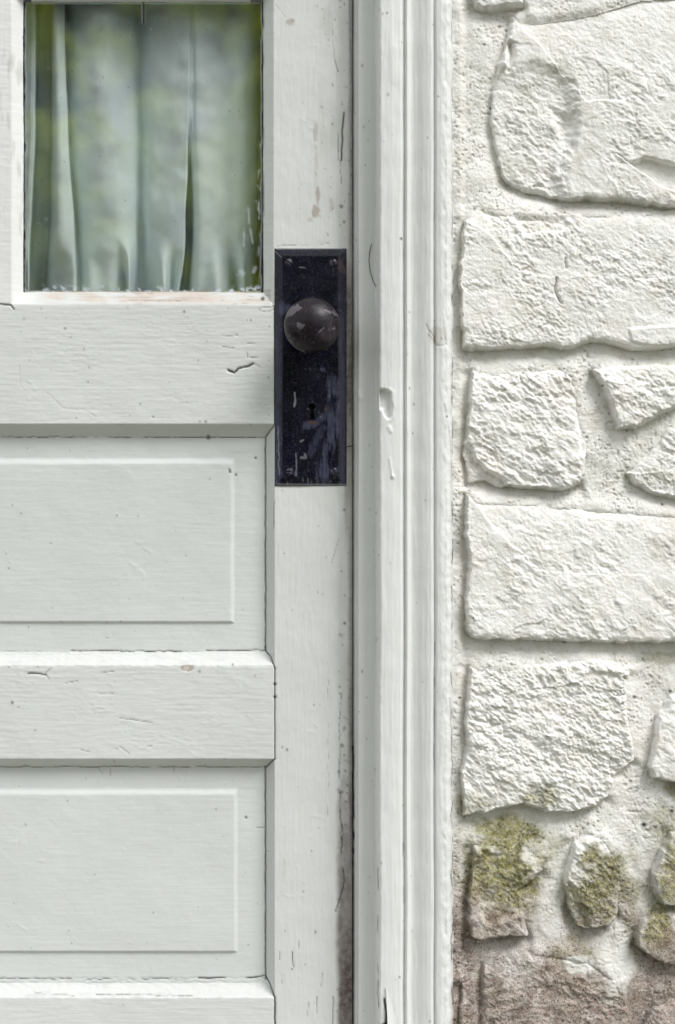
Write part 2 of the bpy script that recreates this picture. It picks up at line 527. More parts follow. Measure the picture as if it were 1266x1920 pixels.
dark = np.zeros_like(u); dirt = np.zeros_like(u); bare = np.zeros_like(u); grey = np.zeros_like(u)
CR = [ # points, width, depth, amount, jitter, breakup
 ([(515.4, 1252), (515.4, 1424)], 1.1, .0012, .95, .6, 0), ([(497, 1214), (497, 1222), (506, 1232), (513, 1246), (515.5, 1254)], 1.2, .001, .95, 2, 0),
 ([(515.4, 575), (515.4, 795)], 1.2, .0012, .8, .6, 0), ([(497, 818), (506, 807), (514, 797)], 1.4, .001, .95, 2, 0),
 ([(497.2, 818), (497.2, 1222)], 1.4, .001, .9, 1.5, .0), ([(497.2, 1440), (497.2, 1843)], 1.5, .001, .9, 1.5, 0),
 ([(515.4, 1424), (505, 1434), (497, 1443)], 1.3, .001, .9, 2, 0),
 ([(-30, 818), (180, 818.5), (497, 819)], 1.0, .001, .8, 2, -.22),
 ([(-30, 1441), (180, 1441), (320, 1441), (497, 1441)], 1.0, .001, .85, 1.8, -.25),
 ([(130, 1222), (340, 1224), (420, 1222), (497, 1221)], 1.0, .001, .8, 2.5, -.15),
 ([(-30, 1842), (110, 1842), (240, 1843), (330, 1842.5)], 1.1, .001, .75, 3, -.12), ([(370, 1841), (448, 1841), (470, 1841), (493, 1835)], 1.4, .001, .95, 3, -.1),
 ([(180, 1866), (360, 1868)], .9, .0005, .75, 2, .0), ([(60, 1864), (140, 1868)], .9, .0005, .5, 2, .0),
 ([(497, 1836), (506, 1850), (515.5, 1872), (515.8, 1930)], 1.5, .0014, 1.0, 2, 0),
 ([(428, 693), (440, 699), (448, 690), (466, 686), (473, 681)], 1.9, .0016, 1.0, 3, 0), ([(473, 681), (488, 688)], 1.0, .0006, .6, 2, 0),
 ([(416, 630), (446, 628)], 1.0, .0006, .65, 3, 0), ([(418, 650), (438, 652)], 1.1, .0006, .7, 3, 0), ([(464, 645), (479, 644)], 1.0, .0006, .6, 3, 0),
 ([(464, 661), (465, 670)], 1.2, .0006, .7, 2, 0), ([(470, 670), (482, 671)], .9, .0006, .6, 2, 0),
 ([(35, 680), (37, 722), (45, 732)], .9, .0003, .10, 3, 0), ([(88, 735), (118, 765), (160, 770), (182, 783)], 1.0, .0003, .12, 4, 0),
 ([(0, 570), (20, 572), (26, 580)], 1.6, .001, .9, 2, 0), ([(485, 578), (515, 574)], 1.1, .0006, .6, 3, 0), ([(485, 581), (500, 584), (513, 579)], .9, .0006, .5, 3, 0),
 ([(52, 1264), (70, 1263), (85, 1266)], 1.6, .001, .85, 3, 0), ([(85, 1263), (95, 1253)], 1.0, .0006, .6, 2, 0), ([(85, 1264), (93, 1274)], 1.0, .0006, .5, 2, 0),
 ([(190, 1262), (213, 1259)], 1.0, .0006, .6, 2, 0), ([(123, 1280), (145, 1278)], 1.0, .0006, .6, 3, 0), ([(222, 1348), (245, 1349), (285, 1356)], 1.1, .0006, .5, 3, 0),
 ([(180, 1300), (212, 1300)], .9, .0006, .5, 3, 0), ([(225, 1401), (245, 1415)], .9, .0005, .4, 2, 0), ([(265, 1399), (285, 1400)], .9, .0005, .5, 2, 0),
 ([(152, 1406), (166, 1410)], 1.0, .0006, .5, 2, 0), ([(205, 1403), (220, 1405)], .9, .0005, .4, 2, 0), ([(323, 1441), (323, 1452)], 1.1, .0006, .7, 2, 0),
 ([(180, 1441), (190, 1455)], .9, .0005, .5, 2, 0), ([(203, 1444), (204, 1458)], .9, .0005, .5, 2, 0), ([(480, 1556), (496, 1556)], .9, .0005, .5, 1, 0),
 ([(497, 1600), (515, 1602)], .8, .0003, .3, 1, 0),
 # stile
 ([(645, 212), (642, 245), (640, 300)], 1.8, .0006, .95, 1.5, 0), ([(634, 250), (634, 300)], 1.0, .0005, .7, 1.5, 0), ([(637, 300), (640, 345)], 1.0, .0005, .7, 2, 0),
 ([(627, 110), (633, 135)], 1.1, .0005, .75, 3, 0), ([(630, 40), (632, 110), (630, 200)], .9, .0004, .4, 3, .05), ([(623, 55), (626, 110)], .9, .0004, .35, 3, 0),
 ([(516, 8), (535, 32)], .7, .0003, .4, 2, 0), ([(615, 1240), (615, 1500), (613, 1545)], .8, .0004, .45, 1.5, -.15),
 ([(636, 1520), (642, 1560), (640, 1600), (645, 1650), (637, 1690), (630, 1710)], 1.3, .0008, .8, 4, -.1), ([(640, 1300), (636, 1400), (637, 1520)], 1.0, .0006, .7, 4, -.05),
 ([(548, 1785), (550, 1813)], 1.1, .0006, .8, 1.5, 0), ([(525, 1785), (525, 1800)], 1.0, .0006, .7, 1.5, 0), ([(560, 1765), (561, 1780)], .9, .0005, .5, 1, 0),
 ([(604, 1825), (603, 1850)], 1.0, .0006, .7, 1.5, 0), ([(594, 1870), (595, 1900)], 1.0, .0006, .7, 2, 0), ([(530, 1830), (528, 1845)], .9, .0005, .5, 1, 0),
 ([(578, 1880), (577, 1905)], 1.0, .0006, .6, 2, 0), ([(625, 1870), (624, 1920)], 1.6, .0006, .7, 2, 0), ([(635, 1010), (622, 1055)], .9, .0004, .55, 2, 0),
 ([(514, 940), (513, 990)], 1.0, .0005, .6, 1.5, 0), ([(618, 455), (600, 459), (520, 461)], .9, .0004, .5, 2, -.1), ([(655, 0), (660, 180), (658, 460)], 1.2, .0004, .55, 2, -.1),
]
for k, (pts, w, dep, am, jit, br) in enumerate(CR):
    add_crack(u, v, y, dark, pts, w, dep, am, jit, 100 + 7 * k, br)
for (x0, y0, r0, am) in ((515.4, 1283, 3.0, 1), (515.6, 1307, 3.2, 1), (389, 819, 4.5, .8), (492, 559, 4, .95), (478, 858, 2.5, .8), (430, 884, 3, .8), (441, 890, 2.5, .8),
                         (429, 880, 2, .8), (548, 40, 2, .4), (640, 388, 4, .6), (470, 601, 1.6, .8), (287, 782, 2, .6), (460, 1537, 2.6, .8)):
    kk = np.clip(1.4 - np.hypot(u - x0, v - y0) / r0, 0, 1) * am
    dark = np.maximum(dark, kk); y += .001 * kk
add_specks(u, v, dark, 70, (0, 515, 820, 1920), (.7, 1.5), (.25, .8))
add_specks(u, v, dark, 40, (0, 515, 575, 800), (.8, 1.5), (.3, .7))
add_specks(u, v, dark, 55, (518, 655, 0, 1920), (.7, 1.5), (.25, .75))
add_specks(u, v, dark, 45, (600, 660, 0, 460), (.7, 1.5), (.3, .7))
# mould spots in the lower right edge of the stile
for _ in range(300):
    x0 = rng.uniform(634, 661); y0 = 1900 - abs(rng.normal(0, 300)); rr = rng.uniform(1.2, 5.5)
    m = (np.abs(u - x0) < 12) & (np.abs(v - y0) < 12)
    k = np.clip(1.3 - np.hypot(u[m] - x0, v[m] - y0) / rr, 0, 1) * rng.uniform(.4, 1.0)
    dirt[m] = np.maximum(dirt[m], k)
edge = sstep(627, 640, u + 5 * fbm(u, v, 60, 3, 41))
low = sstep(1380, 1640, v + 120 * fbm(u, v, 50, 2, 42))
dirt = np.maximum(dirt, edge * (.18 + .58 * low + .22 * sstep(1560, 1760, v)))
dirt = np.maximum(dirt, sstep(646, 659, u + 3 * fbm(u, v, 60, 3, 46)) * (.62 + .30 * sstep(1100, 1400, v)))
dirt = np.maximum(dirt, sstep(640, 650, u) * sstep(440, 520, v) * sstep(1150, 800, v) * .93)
grey = np.maximum(grey, .35 * sstep(.05, .4, fbm(u, v / 3, 50, 4, 44)) * sstep(560, 630, u) * sstep(420, 300, v))
grey = np.maximum(grey, .40 * sstep(-.25, .4, fbm(u, v / 3, 40, 4, 45)) * sstep(600, 655, u) * (u > 560))  # edge grime plus the frame's shade on the stile, painted grey
for (x0, y0, rx, ry, am) in ((545, 42, 10, 9, .45), (592, 245, 6, 25, .35), (596, 365, 5, 22, .6), (592, 395, 9, 14, .65), (582, 412, 7, 6, .3), (593, 310, 4, 60, .22), (622, 385, 5, 20, .3), (533, 1625, 6, 30, .14)):
    bl = blob(u, v, x0, y0, rx, ry, int(x0 + y0)) * am
    bare = np.maximum(bare, bl); dirt = np.maximum(dirt, bl * .55)
# flaked spots on the middle rail, bare sill of the window
bl = blob(u, v, 351, 1253, 14, 7, 60, .25, .4)
ins = blob(u, v, 349, 1254, 6, 4, 60, .25, .4)
bare = np.maximum(bare, bl * .9); dirt = np.maximum(dirt, (bl - ins).clip(0) * .35); y += .0005 * bl
bl = blob(u, v, 374, 1259, 5, 3, 61, .3, .4); dirt = np.maximum(dirt, bl * .5)
sill = ((v > sc(545, GD, CY) - .5) & (v < 571) & (u > 30) & (u < 508))
bare = np.maximum(bare, sill * sstep(-.35, .15, fbm(u / 5, v, 16, 3, 62)) * sstep(40, 110, u) * sstep(571, 564, v) * .85)
dirt = np.maximum(dirt, sill * .16 * sstep(40, 110, u)); dirt = np.maximum(dirt, sill * .5 * sstep(.05, .45, fbm(u / 7, v, 5, 3, 63)) * sstep(80, 300, u))
# left glazing bar: scraped grey and black paint edge along the glass
grey = np.maximum(grey, .55 * sstep(.18, .5, fbm(u, v / 6, 14, 4, 64)) * ((u > -30) & (u < 40) & (v < 480)) * .8)
dark = np.maximum(dark, .9 * sstep(41.0, 43.5, u + 4.5 * fbm(u, v / 2, 14, 3, 65)) * ((u > 36) & (u < 56) & (v < 540)))
dark = np.maximum(dark, .75 * sstep(494.5, 492, u + 4 * fbm(u, v / 3, 20, 3, 66)) * ((u > 470) & (u < 500) & (v < 540)))  # right bead edge: darkness of the gap beside the glass painted in
# rail grime at the foot of the lower beads
dirt = np.maximum(dirt, .16 * sstep(.15, .5, fbm(u / 6, v, 9, 3, 67)) * (((v > 1222) & (v < 1250)) | ((v > 1838) & (v < 1872))) * inrail)
grey = np.maximum(grey, .22 * sstep(.05, .5, fbm(u / 2, v, 60, 3, 68)) * ((v > 817) & (v < 850)) * inrail)
grey = np.maximum(grey, (.17 + .05 * fbm(u / 6, v, 18, 3, 47)) * (((v > q3(1222)) & (v < 1247)) | ((v > q3(1843)) & (v < 1870))) * inrail)  # dusty grey in the bevel colour, toning down the bright skylight there
# ragged bead of old paint on the lower bevels
y += .0004 * sstep(.3, .8, ridged(u / 3, v, 10, 2, 69)) * (((v > 1222) & (v < 1250)) | ((v > 1838) & (v < 1872))) * inrail

uc = .5 * (u[1:, 1:] + u[:-1, :-1]); vc = .5 * (v[1:, 1:] + v[:-1, :-1])
def cc(a): return .25 * (a[1:, 1:] + a[:-1, :-1] + a[1:, :-1] + a[:-1, 1:])
label = np.full(uc.shape, 'top_rail', object)
label[vc < 0] = 'top_rail'
label[(vc >= 571)] = 'lock_rail'
label[(vc > 1100)] = 'middle_rail'
label[(vc > 1650)] = 'bottom_rail'
for k, (t, side) in enumerate(panels):
    tc = cc(t)
    label[(tc > .97)] = 'panel%d' % k
    sd = side[1:, 1:]
    label[(tc > 0) & (tc <= .97) & (sd == 1)] = 'stile'
winzone = (vc < 571) & (vc > -14) & (uc < 513)
label[winzone] = 'muntin'
label[winzone & (uc > 22) & (sw[1:, 1:] == 3)] = 'sill'
label[winzone & (uc > 22) & (sw[1:, 1:] == 2)] = 'top_rail'
label[winzone & (uc > 22) & (sw[1:, 1:] == 1)] = 'bead'
label[winzone & (uc < -24) & (uc > -480) & (swl[1:, 1:] == 3)] = 'sill2'
label[winzone & (uc < -24) & (uc > -480) & (swl[1:, 1:] == 2)] = 'top_rail'
label[winzone & (uc < -440) & (label == 'muntin')] = 'muntin2'
label[(uc > 515) | ((uc > 513) & (vc < 571))] = 'stile'
label[(uc < -800)] = 'stile2'
label[((cc(tw) > .985) & winzone & (uc > 22)) | ((cc(twl) > .985) & winzone & (uc < -24))] = 'hole'
XW, ZW = X(u), Z(v)
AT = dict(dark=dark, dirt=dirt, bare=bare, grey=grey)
def door_part(key, name, mat, lab=None):
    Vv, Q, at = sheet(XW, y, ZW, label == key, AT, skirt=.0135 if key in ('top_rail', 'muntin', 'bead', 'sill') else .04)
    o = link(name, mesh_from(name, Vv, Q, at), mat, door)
    if lab: o['label'] = lab
    return o
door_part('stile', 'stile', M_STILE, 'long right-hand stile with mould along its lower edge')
door_part('stile2', 'stile', M_STILE)
door_part('top_rail', 'top_rail', M_RAIL)
door_part('lock_rail', 'lock_rail', M_RAIL, 'lock rail with a chipped crack near the plate')
door_part('middle_rail', 'middle_rail', M_RAIL, 'middle rail with a small flaked spot')
door_part('bottom_rail', 'bottom_rail', M_RAIL)
door_part('panel0', 'door_panel', M_PANEL, 'upper raised panel under the lock rail')
door_part('panel1', 'door_panel', M_PANEL, 'lower raised panel')
door_part('muntin', 'glazing_bar', M_MUNT)
door_part('muntin2', 'glazing_bar', M_MUNT)
door_part('bead', 'glazing_bead', M_STILE)
door_part('sill', 'window_ledge', M_RAIL, 'window ledge scraped to pinkish bare wood')
door_part('sill2', 'window_ledge', M_RAIL)

# glass
tgl = NT('old_window_glass')
fr = tgl.n.new('ShaderNodeLayerWeight'); fr.inputs['Blend'].default_value = .5
wob = tgl.bump(tgl.noise(6, 2, .5), .02, .01)
gl = tgl.n.new('ShaderNodeBsdfGlossy'); gl.inputs['Roughness'].default_value = .015
gl.inputs['Color'].default_value = (1, 1, 1, 1)
tgl.l.new(wob, gl.inputs['Normal'])
tr_ = tgl.n.new('ShaderNodeBsdfTransparent'); tr_.inputs['Color'].default_value = (.955, .975, .96, 1)
ms = tgl.n.new('ShaderNodeMixShader')
tgl.l.new(tgl.math('ADD', .32, tgl.math('MULTIPLY', tgl.math('POWER', fr.outputs['Facing'], 5.0), .85)), ms.inputs[0])   # both faces of the pane, Schlick
tgl.l.new(tr_.outputs[0], ms.inputs[1]); tgl.l.new(gl.outputs[0], ms.inputs[2])
pd = tgl.n.new('ShaderNodeBsdfDiffuse')
pc = tgl.mix(tgl.attr('black'), (.62, .67, .74), (.02, .018, .025))
tgl.l.new(pc, pd.inputs['Color'])
ms2 = tgl.n.new('ShaderNodeMixShader')
dust = tgl.math('ADD', tgl.attr('paint'), tgl.rng(tgl.noise(12, 4, .7), .5, .8, 0, .05))
tgl.l.new(dust, ms2.inputs[0]); tgl.l.new(ms.outputs[0], ms2.inputs[1]); tgl.l.new(pd.outputs[0], ms2.inputs[2])
tgl.l.new(ms2.outputs[0], tgl.out.inputs['Surface'])
M_GLASS = tgl.m

gu, gv = np.meshgrid(axis((36, 2), (70, 3), (440, 2), 502), axis((-6, 2.5), 556))
paint = np.zeros_like(gu); black = np.zeros_like(gu)
paint = np.maximum(paint, .85 * sstep(.02, .3, fbm(gu, gv, 13, 3, 70)) * sstep(532, 546, gv + 6 * fbm(gu, gv, 30, 2, 71)))
paint = np.maximum(paint, .6 * sstep(.22, .55, fbm(gu * 1.4, gv / 3.2, 9, 3, 72)) * sstep(478, 490, gu) * sstep(150, 390, gv))
paint = np.maximum(paint, .3 * blob(gu, gv, 452, 512, 9, 7, 73, .5, 1.6)); paint = np.maximum(paint, .3 * blob(gu, gv, 477, 508, 5, 7, 74, .5, 1.6))
for pts in ([(466, 390), (468, 420), (474, 455)], [(484, 350), (479, 375), (488, 400)], [(488, 440), (484, 480)], [(458, 430), (458, 460)]):
    dl = line_dist(gu, gv, pts); paint = np.maximum(paint, .32 * np.clip(1.5 - dl / 1.8, 0, 1) * sstep(-.3, .2, fbm(gu, gv, 14, 3, 79)))
edgeb = np.maximum(sstep(488, 492, gu + 4 * fbm(gu, gv / 3, 16, 3, 75)), sstep(50.5, 46.5, gu + 3.5 * fbm(gu, gv / 2, 12, 3, 76)))  # left is black paint, right the gap's darkness painted on the pane
edgeb = np.maximum(edgeb, sstep(7, 4, gv + 3 * fbm(gu / 3, gv, 12, 2, 77)))  # shadowed underside of the top bar, painted black on the pane
black = np.maximum(black, edgeb); paint = np.maximum(paint, edgeb * .95)
# rust run under the top bar and fly specks
k = np.clip(1.5 - line_dist(gu, gv, [(269, 4), (269.5, 44)]) / 2.2, 0, 1); black = np.maximum(black, k > .02); paint = np.maximum(paint, k * .85)
for _ in range(90):
    x0, y0 = rng.uniform(60, 485), rng.uniform(10, 540)
    m = (np.abs(gu - x0) < 4) & (np.abs(gv - y0) < 4)
    kk = np.clip(1.5 - np.hypot(gu[m] - x0, gv[m] - y0) / rng.uniform(.8, 1.6), 0, 1) * rng.uniform(.2, .6)
    black[m] = np.maximum(black[m], (kk > 0) * .9); paint[m] = np.maximum(paint[m], kk)
yg = np.full_like(gu, GD - .0012)
Vv, Q, at = sheet(X(sc(gu, GD)), yg, Z(sc(gv, GD, CY)), np.ones((gu.shape[0] - 1, gu.shape[1] - 1), bool), dict(paint=paint, black=black), skirt=None)
link('window_pane', mesh_from('window_pane', Vv, Q, at), M_GLASS, door)
Vv, Q, at = sheet(X(np.array([[-470., -40.], [-470., -40.]])), np.full((2, 2), GD - .0012), Z(np.array([[-6., -6.], [556., 556.]])), np.ones((1, 1), bool), dict(paint=np.zeros((2, 2)), black=np.zeros((2, 2))))
link('window_pane', mesh_from('window_pane', Vv, Q, at), M_GLASS, door)

# ------------------------------------------------------------------ lock plate, knob, screws
tl = NT('black_lacquered_metal')
c = tl.mix(tl.rng(tl.noise(60, 4, .7), .35, .7), (.0015, .0015, .006), (.006, .0055, .016))
c = tl.mix(tl.rng(tl.noise(1, 4, .7, tl.mapped((380, 200, 60))), .60, .80, 0, .4), c, (.06, .06, .095))
c = tl.mix(tl.rng(tl.noise(520, 3, .75), .52, .72, 0, .35), c, (.07, .07, .11))
c = tl.mix(tl.math('MULTIPLY', tl.attr('smear'), tl.rng(tl.noise(1, 4, .7, tl.mapped((420, 300, 50))), .30, .62, .35, 1)), c, (.085, .092, .15))
c = tl.mix(tl.attr('white'), c, (.36, .36, .39))
c = tl.mix(tl.attr('rust'), c, (.085, .05, .045))
M_PLATE = tl.pbr(c, tl.rng(tl.noise(90, 4, .7), .3, .7, .16, .36), tl.bump(tl.noise(260, 4, .7), .2, .0004), .3)

LP = -.0034
pu, pv = np.meshgrid(axis((515, 1.5), (531, 1.5), (579, 1.0), (592, 1.5), (636, 1.5), 650), axis((465, 1.5), (481, 1.5), (752, 1.0), (792, 1.5), (894, 1.5), 911))
lx = np.minimum(pu - 515, 650 - pu); ly = np.minimum(pv - 465, 911 - pv)
tbev = np.clip(np.minimum(lx / 15, ly / 15), 0, 1)
yp = -.0006 + (LP + .0006) * tbev + .00012 * fbm(pu, pv, 40, 3, 80)
smear = np.zeros_like(pu); white = np.zeros_like(pu); rust = np.zeros_like(pu)
cx = 622 - 6 * sstep(760, 900, pv) * 3
smear = np.maximum(smear, .75 * sstep(-.35, .25, fbm(pu, pv / 7, 5, 3, 99)) * sstep(15, 9, np.abs(pu - (625 - 22 * sstep(800, 905, pv))) + 4 * fbm(pu, pv / 4, 20, 3, 81)) * sstep(690, 735, pv + 14 * fbm(pu, pv, 16, 2, 82)))
smear = np.maximum(smear, .35 * sstep(8, 3, np.abs(pu - 642)) * sstep(560, 620, pv))
smear = np.maximum(smear, .38 * sstep(.05, .45, fbm(pu, pv, 26, 4, 83)) * sstep(600, 625, pu) * sstep(600, 560, pv))
smear = np.maximum(smear, .6 * blob(pu, pv, 530, 578, 22, 16, 84, .7, .8))
smear = np.maximum(smear, .45 * sstep(531, 522, pu + 6 * fbm(pu, pv / 3, 22, 3, 85)) * sstep(560, 640, pv))
smear = np.maximum(smear, .5 * sstep(.1, .5, fbm(pu * 1.5, pv, 16, 4, 86)) * sstep(865, 885, pv))
smear = np.maximum(smear, .5 * sstep(.05, .3, fbm(pu, pv, 12, 4, 87)) * blob(pu, pv, 610, 700, 18, 22, 88, .5))
smear = np.maximum(smear, .5 * sstep(9, 3, line_dist(pu, pv, [(572, 798), (590, 795), (607, 780)]) + 5 * fbm(pu, pv, 9, 3, 89)))
smear = np.maximum(smear, .32 * sstep(10, 3, line_dist(pu, pv, [(606, 800), (590, 830), (582, 850)]) + 6 * fbm(pu, pv, 10, 3, 90)))
for pts, w_, a_ in (([(553, 736), (554, 752), (552, 762)], 1.6, .75), ([(555, 850), (556, 892)], 1.0, .6), ([(565, 858), (573, 858), (572, 852)], 2.5, .45), ([(564, 828), (568, 825)], 1.4, .6),
                    ([(562, 501), (572, 502)], 1.0, .5), ([(517, 466), (640, 465.5)], .9, .6), ([(516, 470), (528, 482)], 1.0, .5), ([(521, 800), (524, 890)], 1.2, .5), ([(520, 908), (650, 909)], 1.5, .65)):
    white = np.maximum(white, .75 * a_ * np.clip(1.4 - line_dist(pu + 2 * fbm(pu, pv, 12, 2, 91), pv, pts) / w_, 0, 1))
white = np.maximum(white, .55 * sstep(.2, .5, fbm(pu * 2, pv / 2, 10, 3, 92)) * sstep(893, 900, pv))
white = np.maximum(white, .16 * sstep(.3, .6, fbm(pu, pv, 5, 2, 93)) * sstep(.0, .4, fbm(pu, pv, 40, 2, 94)))
rust = np.maximum(rust, .7 * blob(pu, pv, 585, 792, 12, 5, 95)); rust = np.maximum(rust, .6 * blob(pu, pv, 611, 768, 3, 9, 96)); rust = np.maximum(rust, .4 * blob(pu, pv, 640, 500, 8, 25, 97, .6, 1))
puc = .5 * (pu[1:, 1:] + pu[:-1, :-1]); pvc = .5 * (pv[1:, 1:] + pv[:-1, :-1])
keyhole = (np.hypot(puc - 585, pvc - 763) < 6.2) | ((np.abs(puc - 585) < 3.0 + .04 * (pvc - 763)) & (pvc > 763) & (pvc < 786))
Vv, Q, at = sheet(X(sc(pu, LP)), yp, Z(sc(pv, LP, CY)), ~keyhole, dict(smear=smear, white=white, rust=rust), skirt=.0015)
plate = link('lock_plate', mesh_from('lock_plate', Vv, Q, at), M_PLATE, door)
plate['label'] = 'tall black lock plate smeared with grey paint'
M_HOLE = plain('keyhole_dark', (.006, .005, .005), .9, .1)
link('keyhole', box_mesh('keyhole', X(576), X(594), -.0004, .0012, Z(790), Z(754)), M_HOLE, plate)

# screws: shallow domes with a slot
su, sv = np.meshgrid(np.linspace(-8, 8, 23), np.linspace(-8, 8, 23))
for (x0, y0, ang) in ((541, 492, 35), (625, 493, 70), (543, 885, 5), (626, 884, 60)):
    rr = np.hypot(su, sv)
    a_ = radians(ang)
    slot = np.abs(-su * math.sin(a_) + sv * math.cos(a_)) < 1.0
    ys = LP - .0009 * np.clip(1 - (rr / 7.4) ** 2, -.4, 1) ** 1.0 + .0009 * slot * (rr < 7)
    cell = np.hypot(.5 * (su[1:, 1:] + su[:-1, :-1]), .5 * (sv[1:, 1:] + sv[:-1, :-1])) < 7.2
    sm = .55 * sstep(.0, .35, fbm(su + x0, sv + y0, 6, 2, 98)) + .2
    Vv, Q, at = sheet(X(sc(su + x0, LP)), ys, Z(sc(sv + y0, LP, CY)), cell, dict(smear=sm, white=0 * sm, rust=.25 * (1 - sm)), skirt=-.003)
    link('screw', mesh_from('screw', Vv, Q, at), M_PLATE, plate)

tk = NT('worn_brown_knob')
c = tk.mix(tk.rng(tk.noise(70, 4, .7), .35, .65), (.004, .002, .0045), (.012, .0065, .011))
c = tk.mix(tk.rng(tk.noise(62, 4, .6, None, .6), .585, .605, 0, .6), c, (.18, .155, .185))
c = tk.mix(tk.rng(tk.noise(48, 5, .75, None, .4), .56, .70, 0, .4), c, (.09, .075, .095))
c = tk.mix(tk.rng(tk.noise(260, 4, .7), .60, .72, 0, .30), c, (.20, .18, .19))
M_KNOB = tk.pbr(c, tk.rng(tk.noise(80, 3), .3, .7, .25, .5), tk.bump(tk.noise(150, 5, .7), .4, .001), .3)
KY = -.040
kr = 52.5 * S * (D + KY) / D
prof = [(.0008, LP), (.0165, LP), (.0168, LP - .002), (.0150, LP - .004), (.0105, LP - .006), (.0095, LP - .010), (.0105, LP - .014), (.0150, LP - .0165)]
for k in range(15):
    t = -62 + (90 + 62) * k / 14.0
    prof.append((max(kr * math.cos(radians(t)), 2e-4), KY - .0185 * math.sin(radians(t))))
Vv, Q = lathe(prof, 64)
Vv += np.array([X(sc(585, KY)), 0, Z(sc(610.5, KY, CY))])
link('knob', mesh_from('knob', Vv, Q), M_KNOB, plate)['label'] = 'round worn brown-black door knob with flaked paint'

# ------------------------------------------------------------------ curtain behind the glass
ctl = [ # x at top, x at bottom, mm behind the glass
 (-520, -520, 40), (-500, -505, 24), (-440, -450, 20), (-400, -400, 40), (-340, -335, 22), (-270, -280, 20), (-230, -225, 44), (-180, -180, 24), (-120, -130, 20), (-70, -80, 42), (-20, -25, 30), (30, 20, 24),
 (52, 40, 20), (62, 48, 18), (67, 54, 22), (71, 58, 54), (82, 74, 60), (94, 92, 56), (98, 100, 30), (102, 108, 16), (108, 120, 13), (115, 134, 15), (120, 144, 18), (121.5, 147, 22), (121, 149, 36), (123, 153, 44), (128, 160, 40), (140, 170, 30),
 (162, 196, 22), (184, 226, 17), (208, 246, 19), (240, 258, 28), (256, 264, 40), (262, 269, 42), (268, 273, 38), (282, 282, 28), (308, 300, 22), (334, 322, 17), (350, 336, 15), (356, 342, 15), (357, 344, 20), (355, 346, 42),
 (355, 350, 42), (357, 356, 44), (359, 361, 36), (360, 366, 24), (363, 374, 17), (372, 386, 15), (396, 410, 19), (424, 430, 24), (446, 446, 21), (466, 464, 22), (480, 478, 28), (490, 488, 44), (498, 496, 70), (525, 515, 95)]
ctl = np.array(ctl, float)
def catmull(P, n):
    P = np.vstack([2 * P[0] - P[1], P, 2 * P[-1] - P[-2]])
    out = []
    for i in range(1, len(P) - 2):
        t = np.linspace(0, 1, n, endpoint=False)[:, None]
        a, b, c_, d_ = P[i - 1], P[i], P[i + 1], P[i + 2]
        out.append(.5 * ((2 * b) + (c_ - a) * t + (2 * a - 5 * b + 4 * c_ - d_) * t ** 2 + (3 * b - a - 3 * c_ + d_) * t ** 3))
    out.append(P[-2][None])
    return np.concatenate(out)
cv = np.linspace(-60, 600, 90)
prof_t = catmull(ctl, 7)
n_u = len(prof_t)
cu = np.zeros((len(cv), n_u)); cyy = np.zeros_like(cu); cz = np.zeros_like(cu)
for j, pv_ in enumerate(cv):
    t = np.clip(pv_ / 545, 0, 1.1) ** 1.7
    px = prof_t[:, 0] * (1 - t) + prof_t[:, 1] * t
    slit = ((prof_t[:, 0] > 352) & (prof_t[:, 0] < 362)) * sstep(430, 200, pv_)
    dep = (np.where(prof_t[:, 2] > 18, 18 + (prof_t[:, 2] - 18) * 1.25 * (1 - slit), prof_t[:, 2]) * (.92 + .25 * t)) * 1e-3
    px = px + 5 * fbm(prof_t[:, 0] * 0 + pv_, np.arange(n_u) * 2.0, 160, 2, 120) * np.clip((pv_) / 300, 0, 1)
    px = px + 9 * np.sin(prof_t[:, 0] / 21.0) * sstep(440, 560, pv_) * (1 if True else 0)
    dep = dep + .004 * fbm(prof_t[:, 0], prof_t[:, 0] * 0 + pv_, 70, 3, 121) + .015 * (np.sin(prof_t[:, 0] / 13.0) + .5 * np.sin(prof_t[:, 0] / 7.3)) * sstep(440, 545, pv_)
    yy = GD + .006 + dep
    cu[j] = X(sc(px, yy)); cyy[j] = yy; cz[j] = Z(sc(np.full(n_u, pv_), yy, CY))
Vv, Q, at = sheet(cu, cyy, cz, np.ones((len(cv) - 1, n_u - 1), bool))
tc_ = NT('thin_white_cotton')
cw = tc_.n.new('ShaderNodeTexWave'); cw.inputs['Scale'].default_value = 520; cw.bands_direction = 'Z'
tc_.l.new(tc_.co, cw.inputs['Vector'])
M_CURT = tc_.pbr(tc_.mix(tc_.noise(14, 3), (.74, .82, .84), (.80, .87, .89)), .9, tc_.bump(cw.outputs['Fac'], .12, .0004), .15)
cur = link('curtain', mesh_from('curtain', Vv, Q), M_CURT)
tag(cur, 'pale gathered curtain hanging in folds behind the door window', 'curtain')

# ------------------------------------------------------------------ door frame: jamb, stop and moulded casing
frame = empty('door_frame', (X(760), 0, .1), 'white moulded wooden door frame between the door and the stone wall', 'door frame')
PROF = np.array([(658.6, 4.2), (661.8, 3.2), (662.6, 2), (664, 1.2), (669.5, .5), (671, -3), (672.2, -11.2), (674, -12.4), (700, -12.8), (704.5, -12.8), (706, -15), (710.5, -32), (712.2, -35.5), (715, -36.6), (735, -37.2), (751, -36.6), (754.5, -35.2),
                 (757, -33.0), (759.2, -32.6), (760.6, -34.9), (763.5, -37.0), (766.4, -36.0), (768.2, -32.4), (770, -31.2), (775, -31.4), (783, -33.0), (792, -35.6), (801, -37.4), (808, -38.2), (811.8, -37.6), (813.6, -35.2), (815.2, -34.8),
                 (816.8, -36.2), (819, -38.2), (828, -39.2), (838, -38.6), (844, -36.0), (847.2, -31), (849.5, -21), (852, -8)])
pxs = np.array([p[0] for p in PROF])
